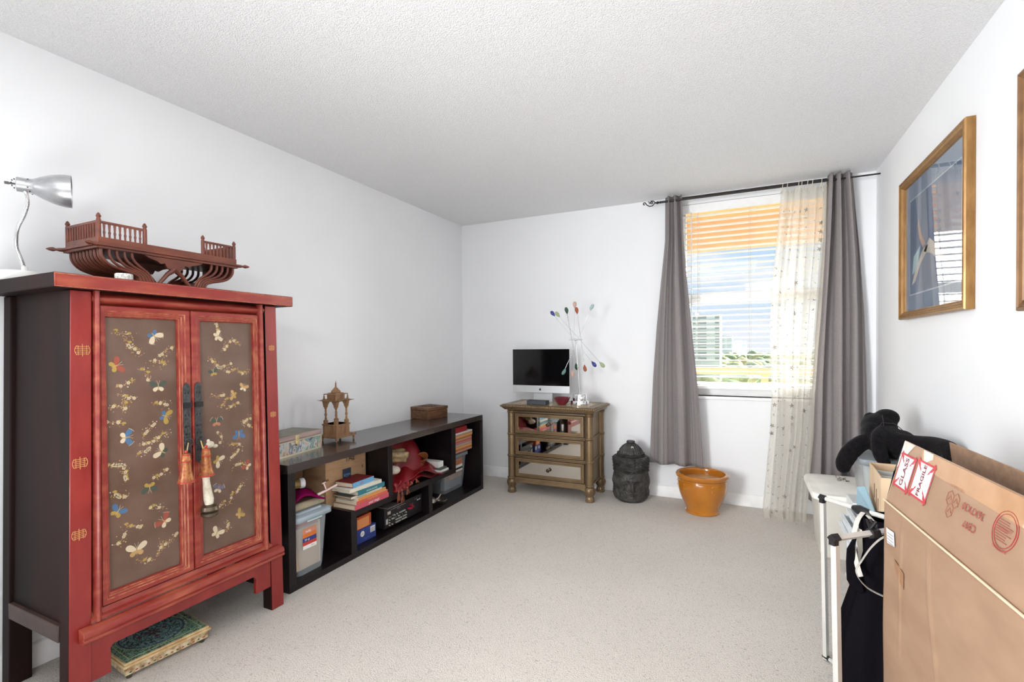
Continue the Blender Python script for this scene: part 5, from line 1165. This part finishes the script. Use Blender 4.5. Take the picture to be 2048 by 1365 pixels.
for k in range(46): disc(m, (.545+rr4.uniform(-.03, .03), 3.62+rr4.uniform(-.06, .06), .4006+.0001*k), (1, 0, 0), (0, 1, 0), rr4.uniform(.002, .006), 7, rr4.uniform(.003, .012), mi=rr4.choice((0, 1)))
obj('floral_sticker', m, [mat('sticker_dark', (70, 66, 58), .6), mat('sticker_light', (206, 198, 180), .6)], wb_)
# ============================================================ PLASTIC CART WITH BOXES ON IT
ct = thing('drawer_cart', 'white plastic drawer cart standing behind the folding stand against the right wall', 'drawer cart', (.64, 2.74, 0))
m = MB(); 
for z in (.0, .143, .286): m.box(.485, .80, 2.385, 3.125, z, z+.014)
m.box(.49, .80, 2.95, 3.12, .30, .439)
for x, y in ((.49, 2.39), (.78, 2.39), (.49, 3.10), (.78, 3.10)): m.box(x, x+.018, y, y+.02, .014, .286)
obj('cart_frame', m, mat('cart_white', (224, 226, 228), .4), ct, bev=.002)
for z in (.016, .159):
    for y in (2.415, 2.765):
        m = MB(); m.hexa([(.505, y+.01, z), (.775, y+.01, z), (.775, y+.32, z), (.505, y+.32, z)], [(.490, y, z+.12), (.785, y, z+.12), (.785, y+.33, z+.12), (.490, y+.33, z+.12)]); obj('drawer', m, clearmat('cart_drawer', (214, 220, 226), .35, .3), ct)
gl_ = mat('tote_lid_grey', (140, 146, 150), .4)
tote('tall_storage_tote', 'clear plastic tote with a grey lid under the black plush toy', .50, .795, 2.785, 3.095, .4405, .690, .035, .700, .010, None, clearmat('tote_clear', (206, 212, 214), .55, .2), gl_)
m = MB(); m.box(.545, .78, 2.83, 3.06, .46, .62); o = settle(tag(obj('paper_stack', m, mat('tote_contents', (196, 194, 186), .8, c2=(170, 172, 168), nscale=20)), 'stack of pale papers inside the clear tote with grey lid', 'papers'))
fbx = thing('file_box', 'open cardboard file box full of folders in front of the clear tote', 'box', (.64, 2.55, .4405))
FM = Matrix.Translation((.492, 2.395, .4405)) @ Matrix.Rotation(math.radians(-3.5), 4, 'Z')
kl = mat('kraft_light', (214, 184, 150), .75, c2=(222, 194, 162), nscale=14)
m = MB(); m.M = FM; w_, d_, h_ = .29, .30, .262
m.box(0, w_, 0, d_, 0, .004); m.box(0, .004, 0, d_, .004, h_); m.box(w_-.004, w_, 0, d_, .004, h_); m.box(.004, w_-.004, 0, .004, .004, h_); m.box(.004, w_-.004, d_-.004, d_, .004, h_); obj('carton', m, kl, fbx)
m = MB(); m.M = FM; m.box(-.0008, 0, .10, .115, .10, .19); m.box(-.0008, 0, .06, .075, .10, .16); m.box(-.0008, 0, .15, .165, .14, .20)
obj('handle_slot', m, mat('slot_brown', (120, 88, 64), .8), fbx)
for k in range(8):
    m = MB(); m.M = FM; y = .02+k*.032; m.box(.012, w_-.012, y, y+.012, .006, .215+.018*(k % 3)); obj('folder', m, (paper, mat('folder_buff', (214, 196, 164), .8), mat('folder_grey', (176, 176, 172), .8))[k % 3], fbx)
m = MB(); m.prism([(.452, 2.63, .445), (.452, 2.63, .600), (.476, 2.60, .612), (.484, 2.40, .520), (.470, 2.385, .445)], None, (.0035, 0, 0)); settle(tag(obj('blue_folder', m, pm('paleblue', (150, 182, 196)), None), 'pale blue folder leaning against the left side of the file box', 'folder'))
traym = mat('tray_white', (222, 227, 230), .4)
for k in range(3):
    x0, z0, y1 = (.431, .434, .451)[k], .3005+.0466*k, (2.93, 2.90, 2.842)[k]
    tt = thing('plastic_tray', ('lowest of the three stacked white plastic trays behind the folding stand', 'middle one of the three stacked white plastic trays behind the folding stand', 'topmost of the three stacked white plastic trays behind the folding stand')[k], 'tray', ((x0+.8)/2, 2.6, z0), 'stacked plastic trays')
    m = MB(); y0, x1, h = 2.345, .80, .0455
    m.box(x0+.008, x1-.008, y0+.008, y1-.008, z0, z0+.004)
    for q in ((x0+.006, x0+.010, y0+.006, y1-.006), (x1-.010, x1-.006, y0+.006, y1-.006), (x0+.010, x1-.010, y0+.006, y0+.010), (x0+.010, x1-.010, y1-.010, y1-.006)): m.box(q[0], q[1], q[2], q[3], z0+.004, z0+h)
    for q in ((x0-.004, x0+.006, y0-.004, y1+.004), (x1-.006, x1+.004, y0-.004, y1+.004), (x0+.006, x1-.006, y0-.004, y0+.006), (x0+.006, x1-.006, y1-.006, y1+.004)): m.box(q[0], q[1], q[2], q[3], z0+h-.008, z0+h-.001)
    obj('tray_body', m, traym, tt)
# ============================================================ BLACK PLUSH TOY
pl = thing('plush_gorilla', 'black plush gorilla lying face down over the grey lidded tote', 'plush toy', (.62, 2.9, .702))
m = MB()
blobs = [((.61, 2.90, .775), (.085, .15, .075)), ((.60, 2.97, .83), (.075, .10, .065)), ((.635, 2.98, .875), (.052, .06, .042)), ((.57, 2.93, .805), (.05, .09, .06)), ((.665, 2.86, .775), (.06, .10, .058)), ((.64, 2.80, .765), (.095, .05, .055)), ((.57, 3.0, .865), (.028, .03, .03)),
         ((.765, 2.55, .775), (.038, .032, .046))]
for c, r in blobs: m.ball(c, r, 20, 14)
def limb(pts, rs):
    P = [Vector(p) for p in pts]; Q_ = []; R_ = []
    for i in range(len(P)-1):
        for k in range(6):
            t = k/6; a = [P[max(0, i-1)], P[i], P[i+1], P[min(len(P)-1, i+2)]]
            Q_.append(.5*((2*a[1])+(-a[0]+a[2])*t+(2*a[0]-5*a[1]+4*a[2]-a[3])*t*t+(-a[0]+3*a[1]-3*a[2]+a[3])*t**3)); R_.append(rs[i]+(rs[i+1]-rs[i])*t)
    m.tube(Q_+[P[-1]], R_+[rs[-1]], 18); m.ball(P[-1], rs[-1]*1.02, 16, 10); m.ball(P[0], rs[0], 16, 10)
limb([(.545, 2.88, .775), (.500, 2.86, .752), (.462, 2.85, .712), (.438, 2.845, .665), (.434, 2.845, .640)], [.036, .038, .040, .037, .031])
limb([(.58, 2.82, .835), (.562, 2.785, .812), (.556, 2.755, .77), (.562, 2.74, .728), (.574, 2.735, .700)], [.022, .029, .029, .030, .024])
limb([(.63, 2.80, .79), (.69, 2.75, .790), (.735, 2.67, .800), (.760, 2.59, .797), (.765, 2.555, .780)], [.04, .038, .038, .038, .036])
limb([(.66, 2.76, .75), (.73, 2.64, .752), (.755, 2.56, .745)], [.035, .03, .026])
plush = mat('black_plush', (12, 11, 13), .95, c2=(24, 21, 23), nscale=70, bump=.9, bscale=150, bdist=.004, sheen=.04, spec=.1)
b_ = obj('plush_body', m, plush, pl)
md = b_.modifiers.new('remesh', 'REMESH'); md.mode = 'VOXEL'; md.voxel_size = .006; md.use_smooth_shade = True
sm = b_.modifiers.new('smooth', 'SMOOTH'); sm.iterations = 6; sm.factor = .6
m = MB()
for pts in ([(.56, 2.80, .84), (.585, 2.83, .868), (.64, 2.86, .862), (.69, 2.84, .81)], [(.60, 2.90, .895), (.592, 2.84, .868), (.585, 2.80, .835)]):
    m.tube(pts, .0018, 5)
obj('seam', m, mat('plush_seam', (46, 42, 44), .95), pl)
# ============================================================ FOLDING HAMPER STAND WITH BLACK BAG
hs = thing('folding_stand', 'white aluminium folding hamper frame with black corner caps beside the large cardboard box', 'stand', (.37, 2.0, 0))
al = mat('stand_aluminium', (222, 220, 216), .35, .3, c2=(214, 212, 208))
capm = mat('cap_black', (26, 25, 27), .45)
m = MB(); m.tube([(.268, 2.20, .650), (.475, 1.985, .650)], .0085, 12); obj('top_rail', m, al, hs)
m = MB(); m.tube([(.243, 1.752, .648), (.470, 1.948, .648)], .0105, 4); obj('top_rail', m, al, hs)
m = MB(); m.tube([(.271, 2.205, .642), (.286, 2.24, .004)], .0105, 4); obj('leg', m, al, hs)
m = MB(); m.tube([(.247, 1.755, .642), (.262, 1.79, .004)], .012, 4); obj('leg', m, al, hs)
m = MB(); m.tube([(.286, 2.24, .012), (.50, 1.98, .012)], .0075, 8); obj('foot_rail', m, al, hs)
m = MB(); m.tube([(.262, 1.79, .012), (.50, 1.965, .012)], .0075, 8); obj('foot_rail', m, al, hs)
for (c, d, r) in (((.268, 2.20, .650), (.69, -.72, 0), .012), ((.243, 1.752, .648), (.757, .653, 0), .0145), ((.286, 2.24, .012), (.63, -.77, 0), .011)):
    d = Vector(d).normalized(); c = Vector(c); m = MB(); m.tube([c-d*.010, c+d*.016], r, 4); m.tube([c+Vector((0, 0, -.02)), c+Vector((0, 0, .008))], r*.9, 4) if c.z > .1 else None; obj('corner_cap', m, capm, hs)
m = MB(); m.tube([(.352, 2.113, .650), (.365, 2.099, .648), (.392, 2.071, .642), (.40, 2.063, .640)], [.0095, .017, .017, .010], 10); obj('bag_clip', m, capm, hs)
m = MB(); m.tube([(.350, 1.844, .648), (.372, 1.863, .648)], .016, 8)
for a in (0, 1.3, 2.4): m.tube([(.352, 1.848, .662), (.356+.012*math.cos(a), 1.853+.02*math.sin(a), .684), (.366+.01*math.cos(a+1), 1.86, .674), (.368, 1.86, .660)], .004, 6)
obj('strap_knot', m, capm, hs)
bag = thing('hamper_bag', 'black cloth hamper bag with white piping hanging in the folding stand', 'bag', (.43, 2.05, .01))
blackc = clothmat('black_cloth', (24, 22, 26), .03, bump=.15, c2=(18, 17, 20))
secs = [(.640, .365, .555, 1.99, 2.13), (.60, .367, .555, 1.97, 2.15), (.53, .362, .55, 1.96, 2.15), (.47, .350, .54, 1.95, 2.15), (.43, .352, .54, 1.95, 2.15), (.36, .334, .56, 1.93, 2.17), (.24, .306, .57, 1.92, 2.19), (.12, .296, .575, 1.92, 2.2), (.05, .300, .575, 1.92, 2.2), (.012, .325, .56, 1.935, 2.19)]
m = MB()
def bagf(u, v):
    z = .64+(.012-.64)*v; i = 0
    while i < len(secs)-2 and z < secs[i+1][0]: i += 1
    a, b = secs[i], secs[i+1]; t = (z-a[0])/(b[0]-a[0]); q = [a[j]+(b[j]-a[j])*t for j in range(1, 5)]
    an = 2*math.pi*u; f = 1+.05*math.sin(7*an+2*v)*(.4+v)+.03*math.sin(13*an-3*v)
    return Vector(((q[0]+q[1])/2+(q[1]-q[0])/2*math.cos(an)*f, (q[2]+q[3])/2+(q[3]-q[2])/2*math.sin(an)*f, z))
m.grid(bagf, 72, 40, True); obj('bag_body', m, blackc, bag, solid=.004, angle=180)
m = MB(); fl = [(.318, 1.965, .560), (.311, 1.965, .545), (.309, 1.965, .50), (.311, 1.965, .44), (.322, 1.965, .418), (.352, 1.97, .40), (.362, 1.97, .41), (.345, 1.968, .46), (.334, 1.966, .51), (.333, 1.965, .56), (.342, 1.965, .602), (.335, 1.965, .600)]
m.prism(fl, None, (0, .012, 0)); obj('side_flap', m, blackc, bag, bev=.003)
whr = clothmat('piping_white', (226, 220, 212), .1, bump=.1)
def ribbon(pts, w):
    m = MB(); P = [Vector(p) for p in pts]; Q_ = []
    for i in range(len(P)-1):
        for k in range(5):
            t = k/5; a = [P[max(0, i-1)], P[i], P[i+1], P[min(len(P)-1, i+2)]]
            Q_.append(.5*((2*a[1])+(-a[0]+a[2])*t+(2*a[0]-5*a[1]+4*a[2]-a[3])*t*t+(-a[0]+3*a[1]-3*a[2]+a[3])*t**3))
    Q_.append(P[-1]); m.tube(Q_, w, 8, ry=.0016); return m
obj('piping', ribbon([(.405, 1.905, .628), (.385, 1.905, .610), (.362, 1.905, .578), (.340, 1.905, .535), (.326, 1.905, .505), (.332, 1.905, .480), (.352, 1.905, .455), (.378, 1.905, .440), (.42, 1.905, .428), (.46, 1.905, .428)], .0075), whr, bag)
obj('piping', ribbon([(.372, 2.06, .650), (.352, 2.03, .632), (.336, 2.0, .590), (.332, 1.98, .545), (.338, 1.96, .50), (.345, 1.94, .47)], .0075), whr, bag)
obj('piping', ribbon([(.385, 2.06, .642), (.405, 2.02, .622), (.43, 2.0, .598), (.46, 1.98, .585)], .0075), whr, bag)
m = MB(); m.prism([(.343, 2.02, .610), (.352, 2.02, .500), (.368, 2.02, .44), (.362, 2.02, .60)], None, (0, .002, 0)); obj('liner', m, mat('liner_cream', (226, 222, 208), .7), bag)
# ============================================================ LARGE CARDBOARD BOX
bxo = Vector((.39, 1.846, 0)); bu = Vector((.0749, -.9972, 0)); bv = Vector((.9972, .0749, 0))
BXM = Matrix(((bu.x, bv.x, 0, bxo.x), (bu.y, bv.y, 0, bxo.y), (0, 0, 1, 0), (0, 0, 0, 1)))
LB, WB, HB = .93, .178, .76
kb = mat('kraft_box', (150, 119, 95), .72, c2=(162, 131, 106), nscale=5, ndet=6, stretch=(1, 1, 2.4), bump=.15, bscale=30)
kin = mat('kraft_inside', (168, 134, 108), .8, c2=(150, 118, 94), nscale=40, stretch=(6, 1, 1))
gb_ = thing('large_cardboard_box', 'large tall open cardboard box printed with glass and fragile warnings', 'box', bxo+bu*.46+bv*.09)
def P3(u, v, z): return BXM @ Vector((u, v, z))
m = MB(); m.M = BXM; th = .005
m.box(0, LB, 0, WB, .001, .006)
# front wall with slight dents and creases
m2 = MB()
def wall(u, v):
    uu = LB*u; zz_ = .006+(HB-.006)*v
    d = .006*math.sin(math.pi*v)*math.sin(2.4*uu+.4)+.0035*math.exp(-((uu-.125-.02*v)/.006)**2)*(v > .45)+.004*math.exp(-((uu-.40+.06*v-.03*math.sin(5*v))/.008)**2)+.002*noise.noise(Vector((uu*6, zz_*4, 0)))
    d *= min(1, 12*(1-v), 14*v+.1)
    return P3(uu, -d, zz_)
m2.grid(wall, 140, 60); obj('front_wall', m2, kb, gb_, solid=.004)
m.box(0, .005, .005, WB, .006, HB); m.box(LB-.005, LB, .005, WB, .006, HB); m.box(.005, LB-.005, WB-.005, WB, .006, HB); obj('carton', m, [kb], gb_)
w_f = (Vector((0, .25, 1))).normalized()
def fp(u, s, o=0): return P3(u, w_f.y*s-o*w_f.z, HB+w_f.z*s+o*w_f.y)
def fpoly(m, pts, o, mi=0): m.face([fp(u, s, o) for u, s in pts], mi)
m = MB(); A1 = [fp(.012, 0, 0), fp(LB-.01, 0, 0), fp(LB-.02, .190, 0), fp(.008, .192, 0)]; nrm = (fp(0, 0, 1)-fp(0, 0, 0))
m.prism(A1, None, nrm*-.004); obj('printed_flap', m, [kb], gb_, bev=.001)
m = MB()
tape = mat('packing_tape', (176, 132, 94), .22, c2=(190, 148, 110), nscale=9, coat=.5)
fpoly(m, [(.137, .189), (.905, .187), (.92, .130), (.26, .142), (.16, .150)], .0012); obj('tape_strip', m, tape, gb_)
m = MB(); fpoly(m, [(.012, .191), (.09, .191), (.06, .162), (.0, .09), (.012, .0)], .0010)
fpoly(m, [(.150, .19), (.21, .19), (.215, .176), (.17, .155)], .0016); obj('white_tape', m, mat('tape_white', (226, 220, 212), .5, c2=(200, 186, 172), nscale=30), gb_)
m = MB(); m.tube([P3(.0, -.004, HB), P3(.3, -.0055, HB+.001), P3(.6, -.0045, HB), P3(LB, -.004, HB)], .0028, 6); obj('fold_line', m, mat('fold_highlight', (216, 190, 160), .8), gb_)  # pale colour stands in for the highlight along the fold
ink = mat('ink_red', (176, 40, 52), .6, c2=(186, 56, 64)); inkf = mat('ink_rust', (150, 52, 50), .7, c2=(160, 64, 58)); lw = mat('label_white', (230, 222, 222), .55)
uD = (fp(1, 0)-fp(0, 0)).normalized(); sD = (fp(0, 1)-fp(0, 0)).normalized()
def warn(u0, u1, s0, s1, word, sz):
    m = MB(); o = .0020
    fpoly(m, [(u0, s0), (u1, s0), (u1, s1), (u0, s1)], o, 0); b = .006; o2 = o+.0004
    for q in ((u0, u1, s0, s0+b), (u0, u1, s1-b, s1), (u0, u0+b, s0, s1), (u1-b, u1, s0, s1)): fpoly(m, [(q[0], q[2]), (q[1], q[2]), (q[1], q[3]), (q[0], q[3])], o2, 1)
    uc, sc_ = (u0+u1)/2, (s0+s1)/2
    for su_, ss_ in ((1, 1), (1, -1), (-1, 1), (-1, -1)):
        cu_, cs_ = uc+su_*(u1-u0)/2, sc_+ss_*(s1-s0)/2; eu, es = uc+su_*.018, sc_+ss_*.020
        du, ds = eu-cu_, es-cs_; L0 = math.hypot(du, ds); nu_, ns_ = -ds/L0, du/L0
        pts = [(cu_+nu_*.009, cs_+ns_*.009), (cu_+du*.35+nu_*.004, cs_+ds*.35+ns_*.004), (cu_+du*.38+nu_*.007, cs_+ds*.38+ns_*.007), (cu_+du*.68+nu_*.001, cs_+ds*.68+ns_*.001), (cu_+du*.7+nu_*.004, cs_+ds*.7+ns_*.004), (eu, es), (cu_+du*.62-nu_*.003, cs_+ds*.62-ns_*.003), (cu_+du*.3-nu_*.005, cs_+ds*.3-ns_*.005), (cu_-nu_*.009, cs_-ns_*.009)]
        fpoly(m, pts, o2+.0001, 1)
    m.mi = 2; m.geo(text(word, sz, .0006), fp(uc, sc_, o2+.0006), sD, -uD)
    obj('warning_label', m, [lw, ink, mat('ink_maroon', (112, 40, 52), .6)], gb_)
warn(.024, .128, .056, .158, 'GLASS', .030); warn(.139, .245, .060, .163, 'FRAGILE', .0235)
m = MB(); m.geo(text('36X7X30', .0235, 0), fp(.458, .114, .0030), -uD, -sD); m.geo(text('CB97', .0235, 0), fp(.462, .080, .0030), -uD, -sD); obj('box_number', m, inkf, gb_)
m = MB(); m.geo(text('CARTONDRUCK', .009), fp(.368, .142, .0016), -uD, -sD)
for cu_, cs_ in ((.350, .112), (.378, .112), (.364, .085)):
    m.tube([fp(cu_+.016*math.cos(a+.5), cs_+.018*math.sin(a+.5), .0014) for a in [j*math.pi/3 for j in range(6)]], .0009, 5, closed=True)
    m.tube([fp(cu_-.008, cs_-.006, .0014), fp(cu_, cs_+.006, .0014), fp(cu_+.009, cs_-.004, .0014)], .0008, 5)
obj('recycling_mark', m, mat('ink_brown', (150, 98, 76), .7), gb_)
m = MB(); cu_, cs_ = .577, .112
for ru, rs in ((.040, .040), (.034, .034)): m.tube([fp(cu_+ru*math.cos(a), cs_+rs*math.sin(a), .0014) for a in [j*6.2832/40 for j in range(40)]], .0008, 5, closed=True)
for k in range(9): s = cs_-.022+k*.005; hw = math.sqrt(max(0, .030**2-(s-cs_)**2)); m.box(0, 0, 0, 0, 0, 0) if 0 else m.tube([fp(cu_-hw, s, .0014), fp(cu_+hw*(.3 if k % 3 else .8), s, .0014)], .0007, 4)
m.geo(text('BOX MAKERS', .008), fp(cu_, cs_-.0365, .0018), -uD, -sD); m.geo(text('CERTIFICATE', .0075), fp(cu_, cs_+.003, .0022), -uD, -sD)
obj('round_stamp', m, inkf, gb_)
m = MB(); m.face([P3(u, -.0075, z) for u, z in ((.034, .684), (.098, .690), (.104, .650), (.042, .640))]); m.mi = 1
for k in range(4): m.face([P3(u, -.0080, z) for u, z in ((.044, .674-k*.009), (.092, .678-k*.009), (.0925, .6755-k*.009), (.0445, .6715-k*.009))], 1)
obj('address_sticker', m, [mat('sticker_white', (214, 214, 216), .5), mat('sticker_ink', (150, 150, 160), .6)], gb_)
m = MB(); m.face([P3(u, -.0078, z) for u, z in ((.098, .615), (.172, .602), (.172, .556), (.150, .562), (.106, .59))]); obj('torn_patch', m, mat('torn_brown', (150, 110, 78), .8), gb_)
m = MB(); hb_ = [P3(.0, WB, HB), P3(LB-.01, WB, HB), P3(LB-.01, WB-.022, HB+.178), P3(.0, WB-.022, HB+.186)]; m.prism(hb_, None, bv*.004); obj('rear_flap', m, kin, gb_)
m = MB(); m.prism([P3(.0, .012, HB), P3(.0, WB-.012, HB), P3(-.03, WB-.02, HB-.16), P3(-.03, .02, HB-.16)], None, (-.004*bu)); obj('end_flap', m, kin, gb_)
